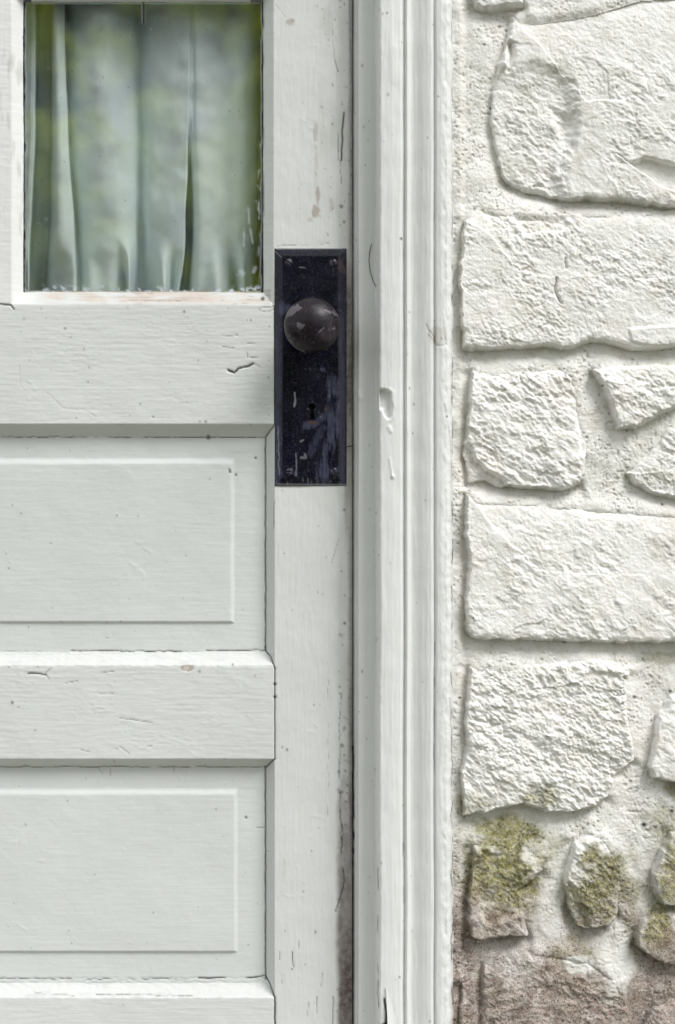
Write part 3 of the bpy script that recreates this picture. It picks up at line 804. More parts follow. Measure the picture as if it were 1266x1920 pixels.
fine = np.unique(np.concatenate([axis((658.6, 1.6), (664, 2), (700, 1.2), (716, 2), (750, 1.1), (772, 1.8), (810, 1.1), (820, 1.6), 852), pxs]))
fv = axis((-1650, 60), (-50, 2.4), (1960, 40), 2500)
fu, fvv = np.meshgrid(fine, fv)
shift = 1.3 * fbm(fu * 0, fvv, 260, 3, 130) + np.where(fu > 816, 2.2 * fbm(fu * .15, fvv, 40, 4, 131) * sstep(816, 846, fu), 0) + np.where((fu > 708) & (fu < 720), .8 * fbm(fu * 0, fvv, 22, 3, 132), 0)
fy = np.interp(fu - shift * (fu > 700), pxs, PROF[:, 1]) * 1e-3
fy += .0003 * fbm(fu, fvv / 14, 6, 3, 133) + .0003 * fbm(fu * 2, fvv / 2.5, 30, 3, 142) + .0005 * fbm(fu, fvv, 70, 2, 134)
fy += (fu > 818) * (.0008 * fbm(fu, fvv / 2.2, 9, 3, 135) + .0006 * np.clip(ridged(fu, fvv / 3, 12, 2, 136), 0, 1)) * sstep(818, 838, fu)
fdark = np.zeros_like(fu); fdirt = np.zeros_like(fu); fbare = np.zeros_like(fu); fgrey = np.zeros_like(fu)
# chip out of the casing edge
chip = [(700, 733), (724, 736), (733, 742), (735, 768), (734, 786), (728, 790), (722, 784), (718, 772), (700, 772)]
dch, _, _ = poly_sdf(fu + 2 * fbm(fu, fvv, 14, 2, 137), fvv, chip)
fy += .0055 * sstep(-1.5, 3.5, dch) * sstep(710.5, 714, fu)
fy -= .0005 * np.clip(1 - np.abs(dch + 4) / 4, 0, 1) * (fu > 728)
# drips
for pts, w_, h_ in (([(730, 805), (733, 812)], 4, .0008), ([(731, 862), (734, 884), (736, 893)], 2.0, .0006), ([(736, 894), (737, 896)], 3.2, .0012), ([(765, 620), (765, 670)], 2.5, .0007), ([(764, 790), (764, 815)], 3, .0006),
                    ([(833, 765), (842, 800), (846, 850)], 1.3, -.0006), ([(741, 110), (741, 170)], 8, .0003), ([(667, 730), (676, 748)], 6, .0010)):
    fy -= h_ * np.clip(1.3 - line_dist(fu, fvv, pts) / w_, 0, 1)
FC = [([(848.5, -50), (848.5, 420)], 1.1, .0015, .75, 3, -.15), ([(849, 420), (849, 1050)], 1.5, .002, .9, 3, -.12), ([(848.5, 1050), (848.5, 1960)], 1.1, .0015, .85, 5, -.05),
      ([(661.6, 1400), (663, 1600)], 1.7, .001, .9, 2, -.1), ([(709, 1600), (709.5, 1920)], 1.0, .0006, .8, 2, -.02), ([(756, 1560), (757, 1710)], 1.2, .0005, .55, 2, .05),
      ([(722, 1853), (724, 1880), (726, 1920)], 2.1, .003, 1.0, 3, 0), ([(714, 1900), (720, 1896), (727, 1899)], 1.3, .001, .9, 3, 0), ([(832, 770), (843, 812), (846, 850)], .9, .0005, .55, 2, 0),
      ([(814.6, 1200), (814.6, 1440)], 1.0, .0004, .45, 2, .05), ([(844, 1300), (849, 1420)], 1.0, .0008, .7, 3, 0), ([(800, 616), (804, 626), (814, 640), (818, 652)], 1.2, .0005, .6, 3, 0), ([(803, 636), (816, 648)], 1.0, .0004, .5, 4, 0),
      ([(818, 655), (828, 656), (838, 651)], 1.5, .0005, .5, 3, 0)]
for k, (pts, w, dep, am, jit, br) in enumerate(FC):
    add_crack(fu, fvv, fy, fdark, pts, w, dep, am, jit, 300 + 7 * k, br)
add_specks(fu, fvv, fdark, 40, (664, 712, 0, 1920), (.7, 1.4), (.3, .7))
add_specks(fu, fvv, fdark, 36, (713, 845, 0, 1920), (.7, 1.4), (.3, .75))
for (x0, y0, r0) in ((752.5, 459, 2.6), (726, 46, 2), (838, 785, 2.2), (828, 642, 1.6), (768, 733, 1.6), (776, 762, 1.6), (822, 200, 1.6)):
    fdark = np.maximum(fdark, .9 * np.clip(1.4 - np.hypot(fu - x0, fvv - y0) / r0, 0, 1))
bl = blob(fu, fvv, 820, 638, 20, 18, 140, .25, .5)
fbare = np.maximum(fbare, bl * .28); fdirt = np.maximum(fdirt, bl * .10)
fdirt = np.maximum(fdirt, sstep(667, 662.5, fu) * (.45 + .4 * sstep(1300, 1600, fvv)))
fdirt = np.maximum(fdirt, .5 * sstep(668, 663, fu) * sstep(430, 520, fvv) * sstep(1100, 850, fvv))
fgrey = np.maximum(fgrey, .3 * sstep(.15, .5, fbm(fu, fvv / 8, 12, 3, 141)) * sstep(840, 849, fu))
fuc = .5 * (fu[1:, 1:] + fu[:-1, :-1])
fat = dict(dark=fdark, dirt=fdirt, bare=fbare, grey=fgrey)
base_y = np.interp(fine, pxs, PROF[:, 1]) * 1e-3
fine_true = sc(fine, np.clip(base_y, -.045, .01))
FX = np.broadcast_to(X(fine_true)[None, :], fu.shape); FZ = Z(fvv)
for name, lo, hi in (('door_stop', 0, 705.2), ('casing_board', 705.2, 759.8), ('moulding', 759.8, 815.0), ('back_band', 815.0, 900)):
    Vv, Q, at = sheet(FX, fy, FZ, (fuc >= lo) & (fuc < hi), fat, skirt=.05)
    link(name, mesh_from(name, Vv, Q, at), M_CASE, frame)
# peeling flake at the foot of the casing board
Lf = []
for j in range(14):
    t = j / 13
    py = 1850 + 100 * t
    for i in range(5):
        s = i / 4
        w = 2 + 16 * min(1, t * 1.6)
        Lf.append((X(sc(724 + 4 * t + w * s, -.038)), -.0380 - .0035 * (1 - s) ** 1.5 * t - .0004, Z(sc(py, -.038, CY))))
Qf = [(j * 5 + i, (j + 1) * 5 + i, (j + 1) * 5 + i + 1, j * 5 + i + 1) for j in range(13) for i in range(4)]
n0 = len(Lf)
Lf += [(x, yy + .0004, z) for x, yy, z in Lf]
Qf += [tuple(n0 + i for i in q[::-1]) for q in Qf]
me = mesh_from('paint_flake', Lf, Qf, {k: np.zeros(len(Lf)) for k in ('dark', 'dirt', 'bare', 'grey')})
link('paint_flake', me, M_CASE, frame)

# ------------------------------------------------------------------ STONE WALL
wall = empty('stone_wall', (X(1300), .05, 0), 'white painted rough stone wall with mossy stained foot beside the door', 'wall')
WB = -.019                                   # mortar face
YS = -.033                                   # typical stone face, for the scale of outlines
def so(p): return (sc(p[0], YS), sc(p[1], YS, CY))
STONES = {
 'top':  dict(p=[(886, -70), (992, -70), (987, 2), (960, 7), (925, 9), (893, 3)], H=12, tilt=2, soft=10, rough=.8),
 'A':    dict(p=[(962, 22), (1040, 14), (1110, 2), (1200, -26), (1390, -40), (1395, 395), (1266, 383), (1190, 374), (1120, 369), (1060, 368), (1004, 358), (962, 344), (949, 331), (940, 300), (930, 262), (922, 215), (924, 165), (936, 112), (952, 70)],
              H=12, tilt=3, soft=70, rough=1.05),
 'B':    dict(p=[(872, 408), (905, 386), (1000, 392), (1130, 393), (1420, 388), (1425, 640), (1290, 644), (1230, 652), (1190, 650), (1150, 641), (1115, 634), (1085, 647), (1056, 652), (1035, 642), (1000, 648), (930, 651), (872, 651), (866, 580), (865, 480)],
              H=13, tilt=3, soft=26, rough=1.05),
 'C':    dict(p=[(886, 693), (970, 690), (1072, 690), (1088, 720), (1098, 780), (1106, 850), (1094, 905), (1062, 917), (1000, 913), (955, 910), (935, 912), (915, 902), (877, 904), (871, 842), (880, 800), (883, 740)], H=13, tilt=2, soft=15, rough=1.5),
 'D':    dict(p=[(1117, 691), (1150, 684), (1300, 678), (1300, 742), (1240, 778), (1196, 801), (1164, 802), (1156, 770), (1142, 732)], H=17, tilt=2, soft=9, rough=1.2),
 'E':    dict(p=[(1300, 775), (1264, 802), (1240, 832), (1210, 862), (1182, 884), (1200, 906), (1240, 924), (1310, 942)], H=9, tilt=1, soft=24, rough=1.2),
 'F':    dict(p=[(877, 926), (912, 934), (990, 940), (1100, 946), (1200, 955), (1330, 962), (1335, 1209), (1266, 1206), (1150, 1204), (1060, 1201), (960, 1200), (890, 1196), (877, 1180), (877, 1110), (883, 1052), (876, 1000)], H=14, tilt=4, soft=30, rough=1.0),
 'G':    dict(p=[(884, 1252), (960, 1250), (1010, 1248), (1055, 1240), (1130, 1236), (1168, 1246), (1189, 1262), (1180, 1300), (1186, 1370), (1194, 1428), (1160, 1460), (1146, 1500), (1124, 1516), (1076, 1526), (1030, 1527), (985, 1510), (950, 1520), (915, 1527), (873, 1532), (867, 1450), (879, 1400), (876, 1320)],
              H=13, tilt=1, soft=13, rough=1.6),
 'H':    dict(p=[(1310, 1280), (1262, 1305), (1240, 1345), (1230, 1400), (1221, 1440), (1232, 1460), (1262, 1472), (1310, 1472)], H=15, tilt=3, soft=16, rough=1.0),
 'I':    dict(p=[(893, 1591), (918, 1587), (960, 1592), (1005, 1598), (1027, 1612), (1021, 1636), (998, 1658), (978, 1672), (988, 1720), (996, 1756), (955, 1758), (915, 1766), (882, 1760), (881, 1690), (888, 1640)], H=12, tilt=2, soft=9, rough=1.0),
 'J':    dict(p=[(1082, 1582), (1105, 1568), (1130, 1566), (1148, 1584), (1164, 1620), (1171, 1672), (1163, 1718), (1140, 1740), (1108, 1746), (1084, 1738), (1068, 1702), (1064, 1662), (1072, 1618)], H=15, tilt=0, soft=17, rough=1.2),
 'K':    dict(p=[(1320, 1548), (1264, 1562), (1242, 1600), (1230, 1640), (1234, 1672), (1246, 1700), (1320, 1706)], H=15, tilt=1, soft=14, rough=1.2),
 'L':    dict(p=[(1199, 1750), (1212, 1726), (1240, 1712), (1320, 1716), (1320, 1816), (1258, 1812), (1222, 1796), (1200, 1778)], H=15, tilt=1, soft=14, rough=1.3),
 'M':    dict(p=[(908, 1812), (950, 1793), (1000, 1788), (1060, 1792), (1120, 1806), (1162, 1838), (1184, 1890), (1192, 2010), (905, 2010), (901, 1900)], H=7, tilt=2, soft=24, rough=1.2),
 'N':    dict(p=[(1214, 1925), (1232, 1893), (1264, 1876), (1330, 1868), (1330, 2010), (1206, 2010)], H=14, tilt=2, soft=14, rough=1.2),
 'left': dict(p=[(868, 1850), (895, 1838), (898, 2000), (866, 2000)], H=5, tilt=0, soft=12, rough=.8),
}
for s in STONES.values(): s['p'] = [so(p) for p in s['p']]
# courses beyond the picture's edges
rs = random.Random(5)
extra = []
def rect(x0, y0, x1, y1):
    j = lambda a: rs.uniform(-a, a)
    return [(x0 + j(8), y0 + j(8)), ((x0 + x1) / 2 + j(30), y0 + j(8)), (x1 + j(8), y0 + j(8)), (x1 + j(8), (y0 + y1) / 2 + j(20)), (x1 + j(8), y1 + j(8)), ((x0 + x1) / 2 + j(30), y1 + j(8)), (x0 + j(8), y1 + j(8)), (x0 + j(8), (y0 + y1) / 2 + j(20))]
yy = -640
while yy < 2560:
    hh = rs.uniform(150, 260)
    x = 1440 + rs.uniform(-12, 20) if -110 < yy + hh and yy < 2020 else 880
    while x < 2240:
        ww = min(rs.uniform(190, 400), 2290 - x)
        if ww > 90: extra.append(dict(p=rect(x, yy, x + ww, yy + hh - 38), H=rs.uniform(10, 16), tilt=3, soft=20, rough=1.1, coarse=True))
        x += ww + 34
    yy += hh
for (x0, y0, x1, y1) in ((1330, 690, 1420, 925), (1360, 980, 1425, 1250), (1335, 1290, 1425, 1500), (1345, 1550, 1420, 1810), (1352, 1860, 1425, 2000)):
    extra.append(dict(p=rect(x0, y0, x1, y1), H=12, tilt=2, soft=18, rough=1.1, coarse=True))

def mortar_y(u, v):
    rough = .35 + 1.1 * sstep(-.3, .35, fbm(u, v, 75, 3, 204))
    yy = WB - .0036 * fbm(u, v, 120, 3, 200) - .0013 * fbm(u, v, 32, 3, 201) - .0010 * rough * fbm(u, v, 6, 3, 202, .75)
    yy = yy + .0008 * np.clip(ridged(u, v * 1.2, 60, 2, 205) - .72, 0, 1) * 2
    pits = sstep(.28, .5, fbm(u, v, 7, 2, 203))
    return yy + .0012 * pits * rough - .0030 * sstep(872, 858, u)

def wall_stains(u, v):
    """moss, soil and black grit towards the foot of the wall"""
    n1 = fbm(u, v, 90, 4, 210); n2 = fbm(u, v, 45, 4, 211)
    patch = np.zeros_like(u)
    for (x0, y0, rx, ry, a) in ((945, 1565, 95, 62, 1.0), (905, 1620, 60, 110, 1.0), (945, 1650, 95, 105, 1.0), (1115, 1665, 66, 100, 1.0), (1085, 1690, 22, 55, .9), (1010, 1488, 48, 34, .75), (890, 1500, 50, 26, .5), (1225, 1740, 40, 70, 1.0), (1250, 1630, 40, 85, .95),
                                (1262, 1480, 34, 26, .8), (1055, 1815, 40, 32, .6), (1170, 1870, 40, 60, .6), (1080, 1860, 150, 70, .35), (1240, 1530, 30, 60, .55), (1235, 1230, 44, 14, .5), (1050, 140, 50, 26, .22), (975, 190, 30, 22, .2), (1225, 895, 36, 24, .35),
                                (900, 1500, 30, 30, .3), (1262, 1845, 40, 40, .5), (1000, 1700, 20, 40, .15), (930, 8, 50, 12, .5)):  # last patch paints the mossy shadow under the top stone
        d = np.hypot((u - x0) / rx, (v - y0) / ry) + .75 * n2 + .35 * n1
        patch = np.maximum(patch, a * sstep(1.05, .35, d))
    moss = np.clip(patch, 0, 1)
    halo = np.hypot((u - 935) / 130, (v - 1610) / 150) + .5 * n1
    moss = np.maximum(moss, .38 * sstep(1.1, .3, halo) * sstep(1490, 1540, v))
    moss = np.maximum(moss, .30 * sstep(1.15, .4, np.hypot((u - 1262) / 70, (v - 1640) / 210) + .5 * n1))
    # thin green film in scattered places all over
    moss = np.maximum(moss, .16 * sstep(.1, .5, fbm(u, v, 70, 4, 212)))
    moss = np.maximum(moss, .5 * sstep(1720, 1830, v + 60 * n1) * sstep(-.15, .3, fbm(u, v, 60, 4, 214)))
    moss = np.maximum(moss, .75 * sstep(1470, 1640, v + 70 * n2) * sstep(-.12, .3, fbm(u, v, 85, 4, 213)))
    lowl = np.maximum(.92 * sstep(1715, 1850, v + 80 * n1 + 60 * n2), .6 * sstep(1580, 1830, v + 150 * n1 + 90 * n2))
    keep = sstep(1.1, .6, np.hypot((u - 1150) / 34, (v - 1790) / 80) + .5 * n2)          # a run of clean paint
    keep = np.maximum(keep, sstep(1.1, .6, np.hypot((u - 1080) / 30, (v - 1795) / 20) + .5 * n2))
    keep = np.maximum(keep, .8 * sstep(1.1, .6, np.hypot((u - 1030) / 30, (v - 1690) / 70) + .5 * n2))
    moss = moss * (1 - .8 * keep)
    soil = lowl * (1 - keep)
    soil = np.maximum(soil, .9 * sstep(1600, 1720, v + 40 * n1) * sstep(925, 880, u + 16 * n2))
    soil = np.maximum(soil, .75 * sstep(1.0, .4, np.hypot((u - 940) / 72, (v - 1728) / 56) + .6 * n2))
    soil = np.maximum(soil, .8 * sstep(1.0, .4, np.hypot((u - 1265) / 60, (v - 1765) / 55) + .6 * n2))
    soil = np.maximum(soil, .35 * sstep(1480, 1640, v) * sstep(880, 855, u))
    grit = np.clip(.9 * sstep(1500, 1800, v + 70 * n1) * (1 - keep) * (.35 + .65 * np.maximum(moss, soil)) + .5 * np.maximum(moss - .2, 0), 0, 1)
    return moss, soil, grit

# features carved into single stones
def features(key, u, v, h):
    q = lambda pts: [so(p) for p in pts]
    if key == 'A':
        low, nx, ny = poly_sdf(u + 8 * fbm(u, v, 40, 3, 220), v + 8 * fbm(u, v, 40, 3, 221), q([(900, 132), (965, 110), (1010, 106), (1052, 116), (1080, 150), (1092, 185), (1088, 230), (1076, 285), (1068, 330), (1064, 380), (900, 400)]))
        h = h - (.0034 + .0045 * sstep(125, 215, v)) * sstep(-6, 26, low + 7 * fbm(u, v, 16, 3, 260))
        rec, _, _ = poly_sdf(u + 6 * fbm(u, v, 30, 3, 222), v, q([(1030, 192), (1048, 200), (1085, 205), (1088, 250), (1076, 285), (1062, 270), (1048, 240)]))
        h = h - .0050 * sstep(-5, 15, rec + 5 * fbm(u, v, 12, 3, 261))
        bumpy, _, _ = poly_sdf(u, v, q([(1045, 275), (1066, 282), (1072, 310), (1058, 335), (1036, 330), (1038, 300)]))
        h = h + .003 * sstep(-4, 8, bumpy)
        pit, _, _ = poly_sdf(u, v + 3 * fbm(u, v, 14, 2, 228), q([(1000, 342), (1020, 339), (1022, 345), (1002, 348)])); h = h - .003 * sstep(-1, 3, pit)
        rec, _, _ = poly_sdf(u, v + 5 * fbm(u, v, 34, 3, 223), q([(1160, 286), (1182, 301), (1202, 296), (1212, 289), (1240, 297), (1290, 308), (1390, 320), (1390, 372), (1290, 366), (1240, 344), (1206, 320)]))
        h = h - .0085 * sstep(-1.5, 3, rec) * sstep(70, 20, rec)
        # the split edge left of the top
        h = h + .004 * np.exp(-(line_dist(u, v, q([(953, 66), (948, 92), (950, 118)])) / 7) ** 2)
        h = h - .006 * np.exp(-(line_dist(u, v, q([(960, 78), (962, 98), (955, 125)])) / 5) ** 2)
        h = h - .0035 * sstep(170, -20, v) * .8
    if key == 'B':
        h = h - .0028 * sstep(-3, 4, poly_sdf(u + 4 * fbm(u, v, 24, 3, 224), v + 6 * fbm(u, v, 24, 3, 225), q([(960, 385), (1050, 385), (1072, 418), (1060, 432), (1030, 430), (985, 440)]))[0])
        h = h - .0030 * np.clip(1.3 - line_dist(u + 3 * fbm(u, v, 12, 2, 226), v, q([(1062, 482), (1064, 500)])) / 2, 0, 1)
        h = h - .0040 * np.clip(1.3 - line_dist(u + 3 * fbm(u, v, 12, 2, 227), v, q([(1046, 520), (1042, 540), (1050, 562), (1056, 567)])) / 2.4, 0, 1)
        h = h + .002 * sstep(-2, 4, poly_sdf(u, v, q([(1180, 615), (1300, 605), (1300, 645), (1225, 650), (1185, 640)]))[0])
    if key == 'C':
        h = h - .008 * sstep(-2, 7, poly_sdf(u + 5 * fbm(u, v, 20, 3, 229), v, q([(866, 826), (886, 838), (898, 862), (916, 880), (955, 900), (950, 920), (860, 920)]))[0])
        h = h - .003 * sstep(-2, 8, poly_sdf(u + 5 * fbm(u, v, 20, 3, 230), v, q([(1070, 680), (1120, 680), (1120, 930), (1085, 930), (1092, 860), (1080, 790), (1075, 730)]))[0])
    if key == 'I':
        h = h - .0030 * sstep(-3, 9, poly_sdf(u + 9 * fbm(u, v, 20, 3, 231), v + 8 * fbm(u, v, 17, 3, 262), q([(905, 1598), (975, 1600), (976, 1670), (965, 1700), (900, 1700), (880, 1640)]))[0])
        h = h + .004 * sstep(-3, 5, poly_sdf(u + 5 * fbm(u, v, 20, 3, 232), v, q([(884, 1722), (905, 1716), (914, 1735), (945, 1725), (990, 1712), (998, 1760), (880, 1768)]))[0])
    if key == 'M':
        h = h - .007 * sstep(-2, 6, poly_sdf(u + 5 * fbm(u, v, 20, 3, 233), v, q([(890, 1780), (905, 1830), (912, 1890), (908, 2010), (880, 2010)]))[0])
        h = h + .0016 * ridged(u / 3.5, v + .12 * u, 26, 3, 234)
    if key == 'J':
        h = h - .005 * sstep(-2, 12, poly_sdf(u + 5 * fbm(u, v, 18, 3, 235), v, q([(1060, 1650), (1082, 1662), (1092, 1690), (1108, 1705), (1112, 1750), (1060, 1750)]))[0])
    if key == 'G':
        h = h + .0025 * sstep(-3, 6, poly_sdf(u + 5 * fbm(u, v, 20, 3, 236), v, q([(1090, 1230), (1170, 1232), (1192, 1262), (1180, 1270), (1120, 1262)]))[0])
        h = h - .003 * sstep(0, 40, poly_sdf(u, v, q([(1100, 1420), (1200, 1400), (1200, 1540), (1050, 1540)]))[0])
    return h

def build_stone(key, s):
    P = s['p']; coarse = s.get('coarse')
    st = 7.0 if coarse else 1.75
    xs = [p[0] for p in P]; ys = [p[1] for p in P]
    m = 16
    x1 = max(xs) + m
    ax = np.arange(min(xs) - m, x1, st) if coarse else np.concatenate([np.arange(min(xs) - m, min(x1, 1282), st), np.arange(1282, x1, 8) if x1 > 1282 else []])
    ay = np.arange(min(ys) - m, max(ys) + m, st)
    u, v = np.meshgrid(ax, ay)
    sd = abs(hash_str(key)) % 1000
    ju = u + 7 * fbm(u, v, 46, 3, 240 + sd); jv = v + 7 * fbm(u, v, 46, 3, 241 + sd)
    d, nx, ny = poly_sdf(ju, jv, P)
    d = d + 3.4 * fbm(u, v, 15, 4, 242 + sd, .6)
    top = np.clip(-ny, 0, 1)
    side = np.clip(nx, 0, 1) * (.55 + .45 * np.clip(2 * fbm(u, v, 90, 2, 255 + sd), -1, 1))
    w = 1.6 + (s['soft'] * 1.25 - 1.6) * np.clip(top * 1.3 - .1, 0, 1) + 20 * side
    H = s['H'] * .66e-3
    prof = 1 - (1 - np.clip(d / w, 0, 1)) ** 2.8
    prof = prof * (1 - .45 * np.clip(top + .8 * side, 0, 1) * np.exp(-d.clip(0) / (s['soft'] * 2.4)))
    h = H * prof + s['tilt'] * 1e-3 * ((v - min(ys)) / (max(ys) - min(ys)) - .5) * np.clip(d / 10, 0, 1)
    # rough hewn face, grain falling from upper left to lower right
    a = radians(36)
    ru, rv = u * math.cos(a) + v * math.sin(a), -u * math.sin(a) + v * math.cos(a)
    wu, wv = ru + 5 * fbm(u, v, 22, 2, 243 + sd), rv + 5 * fbm(u, v, 22, 2, 244 + sd)
    R = s['rough'] * .88; gs = .8 + .75 * ((sd * 7) % 11) / 10
    face = R * (.0021 * fbm(wu / 1.3, wv, 58, 3, 245 + sd) + .0003 * facets(wu / 1.5, wv, 19, 253 + sd, 1.1)
                + .0007 * facets(wu / 1.4, wv, 60, 254 + sd, 1.0) + .0010 * facets(u + .25 * v + 26 * fbm(u, v, 60, 3, 264 + sd), v + 26 * fbm(u, v, 55, 3, 265 + sd), 120, 263 + sd, 1.5) + .0024 * fbm(wu / (1.3 + .5 * gs), wv, 14 * gs, 3, 248 + sd, .85) + .0005 * (_hash(np.floor(u * 7.1), np.floor(v * 7.3), sd) - .5))
    calm = .28 + .80 * sstep(-.3, .3, fbm(u, v, 95, 3, 250 + sd))
    if key in ('C', 'D', 'E', 'G', 'I', 'J'): calm = .72 + .45 * sstep(-.3, .3, fbm(u, v, 95, 3, 250 + sd))
    if key == 'A': calm = calm * (.45 + .55 * sstep(90, 220, v))
    if key == 'F': calm = calm * (.6 + .4 * sstep(960, 1060, v))
    h = h + face * calm * np.clip(d / 7, 0, 1)
    if not coarse: h = features(key, u, v, h)
    h = np.where(d < 0, np.minimum(h, 0) + d * 1.5e-3, h)
    yw = mortar_y(u, v) * .35 + WB * .65 - h
    moss, soil, grit = wall_stains(u, v)
    dk = np.zeros_like(u)
    rr = random.Random(sd)
    for _ in range(5 if not coarse else 0):
        x0, y0 = rr.uniform(min(xs), max(xs)), rr.uniform(min(ys), max(ys)); r0 = rr.uniform(.9, 1.8)
        dk = np.maximum(dk, .8 * np.clip(1.4 - np.hypot(u - x0, v - y0) / r0, 0, 1))
    cells = .25 * (d[1:, 1:] + d[:-1, :-1] + d[1:, :-1] + d[:-1, 1:]) > -7
    Vv, Q, at = sheet(X(u), yw, Z(v), cells, dict(moss=moss, dirt=soil, grit=grit, dark=dk), skirt=.01)
    return link('stone', mesh_from('stone', Vv, Q, at), M_STONE, wall)

def hash_str(k):
    r = 7
    for c_ in str(k): r = (r * 31 + ord(c_)) % 100003
    return r
for k, s in STONES.items(): build_stone(k, s)
for k, s in enumerate(extra): build_stone('extra%d' % k, s)

# mortar: one continuous bed between the stones
mu, mv = np.meshgrid(axis((845, 1.8), (1284, 8), 2300), axis((-700, 10), (-30, 1.8), (1950, 10), 2640))
my = mortar_y(mu, mv)
cover = np.full(mu.shape, -1e9)
rise = np.zeros_like(mu)
for k, s in list(STONES.items()) + [(None, e) for e in extra]:
    P = s['p']; xs = [p[0] for p in P]; ys = [p[1] for p in P]
    ci = np.nonzero((mu[0] > min(xs) - 45) & (mu[0] < max(xs) + 45))[0]; ri = np.nonzero((mv[:, 0] > min(ys) - 45) & (mv[:, 0] < max(ys) + 45))[0]
    if not len(ci) or not len(ri): continue
    sl = (slice(ri[0], ri[-1] + 1), slice(ci[0], ci[-1] + 1))
    d, nx, ny = poly_sdf(mu[sl], mv[sl], P)
    cover[sl] = np.maximum(cover[sl], d)
    up = np.clip(-ny * 1.0 + .1 * nx, -1, 1)
    near = np.exp(-(np.clip(-d, 0, 99) / 17) ** 1.3)
    rise[sl] += (np.where(up > 0, .0030, .0075) * up + .0030 * np.clip(nx, 0, 1) - .0045 * np.clip(-nx, 0, 1)) * near * (d < 14)
ker = np.hanning(13)[1:-1]; ker /= ker.sum()
for ax_ in (0, 1):
    rise = np.apply_along_axis(lambda r_: np.convolve(np.pad(r_, 5, 'edge'), ker, 'valid'), ax_, rise)
my = my - rise
moss, soil, grit = wall_stains(mu, mv)
# black specks and larger dark spots on the mortar
dk = np.zeros_like(mu)
add_specks(mu, mv, dk, 130, (852, 1266, 0, 1920), (.8, 2.0), (.5, .95))
for (x0, y0, r0) in ((1244, 652, 4.5), (1259, 652, 3), (1108, 641, 3), (1034, 641, 2.8), (908, 84, 2.4), (921, 201, 2.6), (1208, 1547, 5), (1189, 1306, 3.6), (1060, 1204, 3), (1257, 1296, 3), (1260, 1520, 4), (1213, 298, 3), (862, 1308, 2.6), (864, 1080, 2)):
    dk = np.maximum(dk, .95 * np.clip(1.4 - np.hypot((mu - sc(x0, WB)) * .8, (mv - sc(y0, WB, CY)) * 1.2) / r0, 0, 1))
cells = .25 * (cover[1:, 1:] + cover[:-1, :-1] + cover[1:, :-1] + cover[:-1, 1:]) < 20
Vv, Q, at = sheet(X(mu), my, Z(mv), cells, dict(moss=moss, dirt=soil, grit=grit, dark=dk), skirt=.05)
link('mortar', mesh_from('mortar', Vv, Q, at), M_MORTAR, wall)
link('wall_core', box_mesh('wall_core', X(857), X(2300), .012, .29, 0, 2.10), M_HOUSE, wall)

# ------------------------------------------------------------------ small things
M_HAIR = plain('dark_hair', (.03, .025, .02), .5)
pts = [(697, 457), (693, 473), (692, 490), (694, 507), (700, 527), (706, 541), (711, 550)]
Vv, Q = tube([(X(sc(a_, -.013)), -.0133, Z(sc(b_, -.013, CY))) for a_, b_ in pts], .00026)
tag(link('hair', mesh_from('hair', Vv, Q), M_HAIR), 'thin dark curved hair stuck to the white jamb right of the lock plate', 'hair')
Vv, Q = tube([(X(a_), -.0022 - .0004 * i, Z(b_)) for i, (a_, b_) in enumerate([(649, 838), (654, 837), (661, 836.3)])], .0005)
tag(link('splinter', mesh_from('splinter', Vv, Q), M_HAIR), 'short dark splinter poking from the gap beside the lower lock plate', 'splinter')

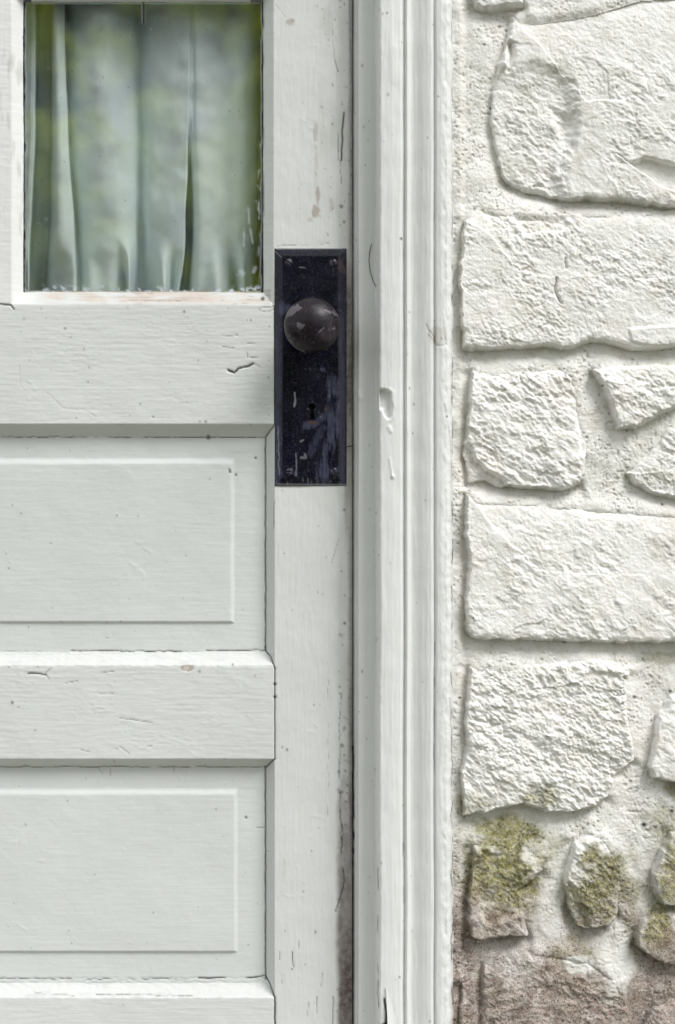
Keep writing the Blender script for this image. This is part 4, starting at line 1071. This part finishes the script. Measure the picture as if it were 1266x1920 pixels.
# ------------------------------------------------------------------ trees behind the photographer, mirrored in the pane
M_BARK = plain('tree_bark', (.10, .075, .055), .9, .2, .3, 12)
def leaf_mat(name, a_, b_):
    t = NT(name)
    c = t.mix(t.rng(t.noise(2.2, 3), .35, .65), a_, b_)
    d = t.n.new('ShaderNodeBsdfDiffuse'); tr = t.n.new('ShaderNodeBsdfTranslucent'); m = t.n.new('ShaderNodeMixShader')
    t.l.new(c, d.inputs['Color']); t.l.new(c, tr.inputs['Color'])
    m.inputs[0].default_value = .62
    t.l.new(d.outputs[0], m.inputs[1]); t.l.new(tr.outputs[0], m.inputs[2]); t.l.new(m.outputs[0], t.out.inputs['Surface'])
    return t.m
LEAF = [leaf_mat('leaves_dark', (.40, .46, .05), (.64, .70, .11)), leaf_mat('leaves_yellow_green', (.58, .66, .06), (.76, .83, .17))]
def tree(x, y0, h, spread, seed, lab, nleaf, mat, low=.25, clumps=70, fat=.2):
    r = np.random.default_rng(seed)
    root = empty('leafy_tree', (x, y0, 0), lab, 'tree')
    trunk_pts = [(x + .1 * math.sin(k), y0 + .08 * math.cos(k * 1.7), h * .75 * k / 7) for k in range(8)]
    Vv, Q = tube(trunk_pts, [.10 * (1 - .1 * k) for k in range(8)], 8)
    Vv = list(Vv); Q = list(Q)
    cl = []
    for k in range(clumps):
        a_ = r.uniform(0, 6.283); zz = r.uniform(low, 1.0) * h
        wd = spread * (.35 + .65 * math.sin(math.pi * min(1, max(0.05, (zz / h - low) / (1.02 - low)))))
        rad = wd * math.sqrt(r.uniform(.05, 1))
        c_ = np.array([x + rad * math.cos(a_), y0 + rad * math.sin(a_), zz])
        cl.append((c_, r.uniform(.5, 1.0) * spread * fat))
        if k % 5 == 0:
            b0 = np.array(trunk_pts[min(7, int(7 * min(1, zz / h * .9)))])
            v2, q2 = tube([tuple(b0), tuple((b0 + c_) / 2 + np.array([0, 0, .1])), tuple(c_)], [.018, .012, .005], 5)
            n = len(Vv); Vv += v2; Q += [tuple(i + n for i in q) for q in q2]
    link('trunk', mesh_from('trunk', Vv, Q), M_BARK, root)
    per = nleaf // len(cl)
    C = []
    for c_, R_ in cl:
        p = r.normal(0, 1, (per, 3)); p /= np.linalg.norm(p, axis=1)[:, None]
        C.append(c_ + p * (R_ * r.uniform(.35, 1.1, (per, 1))))
    C = np.concatenate(C); n = len(C)
    d1 = r.normal(0, 1, (n, 3)); d1 /= np.linalg.norm(d1, axis=1)[:, None]
    d2 = np.cross(d1, r.normal(0, 1, (n, 3))); d2 /= np.linalg.norm(d2, axis=1)[:, None]
    L = r.uniform(.05, .10, (n, 1))
    Vl = np.stack([C - d1 * L, C + d2 * L * .5, C + d1 * L, C - d2 * L * .5], 1).reshape(-1, 3)
    crown = link('crown', mesh_from('crown', Vl, np.arange(n * 4).reshape(-1, 4), smooth=False), mat, root)
    crown['kind'] = 'stuff'
DARKW = leaf_mat('leaves_deep_green', (.035, .045, .012), (.075, .09, .025))
for k, (x_, y_, h_, w_, lab_) in enumerate(((-4.6, -14.6, 6.6, 1.9, 'dense dark green tree at the far left of the trees mirrored in the glass'), (-2.6, -14.0, 6.9, 2.0, 'dense dark green tree behind the left bright tree mirrored in the glass'),
        (-.6, -14.8, 6.7, 2.0, 'dense dark green tree behind the middle bright tree mirrored in the glass'), (1.6, -14.2, 6.4, 1.8, 'dense dark green tree behind the right bright tree mirrored in the glass'))):
    tree(x_, y_, h_, w_, 20 + k, lab_, 26000, DARKW, .06, 90, .42)
tree(-2.35, -8.0, 6.0, 1.3, 1, 'sparse olive green tree mirrored in the left of the door glass', 13000, LEAF[0], .2, 110, .15)
tree(-.85, -8.6, 6.4, 1.35, 2, 'sparse yellow green tree mirrored in the middle of the door glass', 20000, LEAF[1], .2, 130, .15)
tree(.5, -8.2, 6.0, 1.2, 3, 'sparse yellow green tree mirrored in the right of the door glass', 14000, LEAF[1], .2, 120, .15)
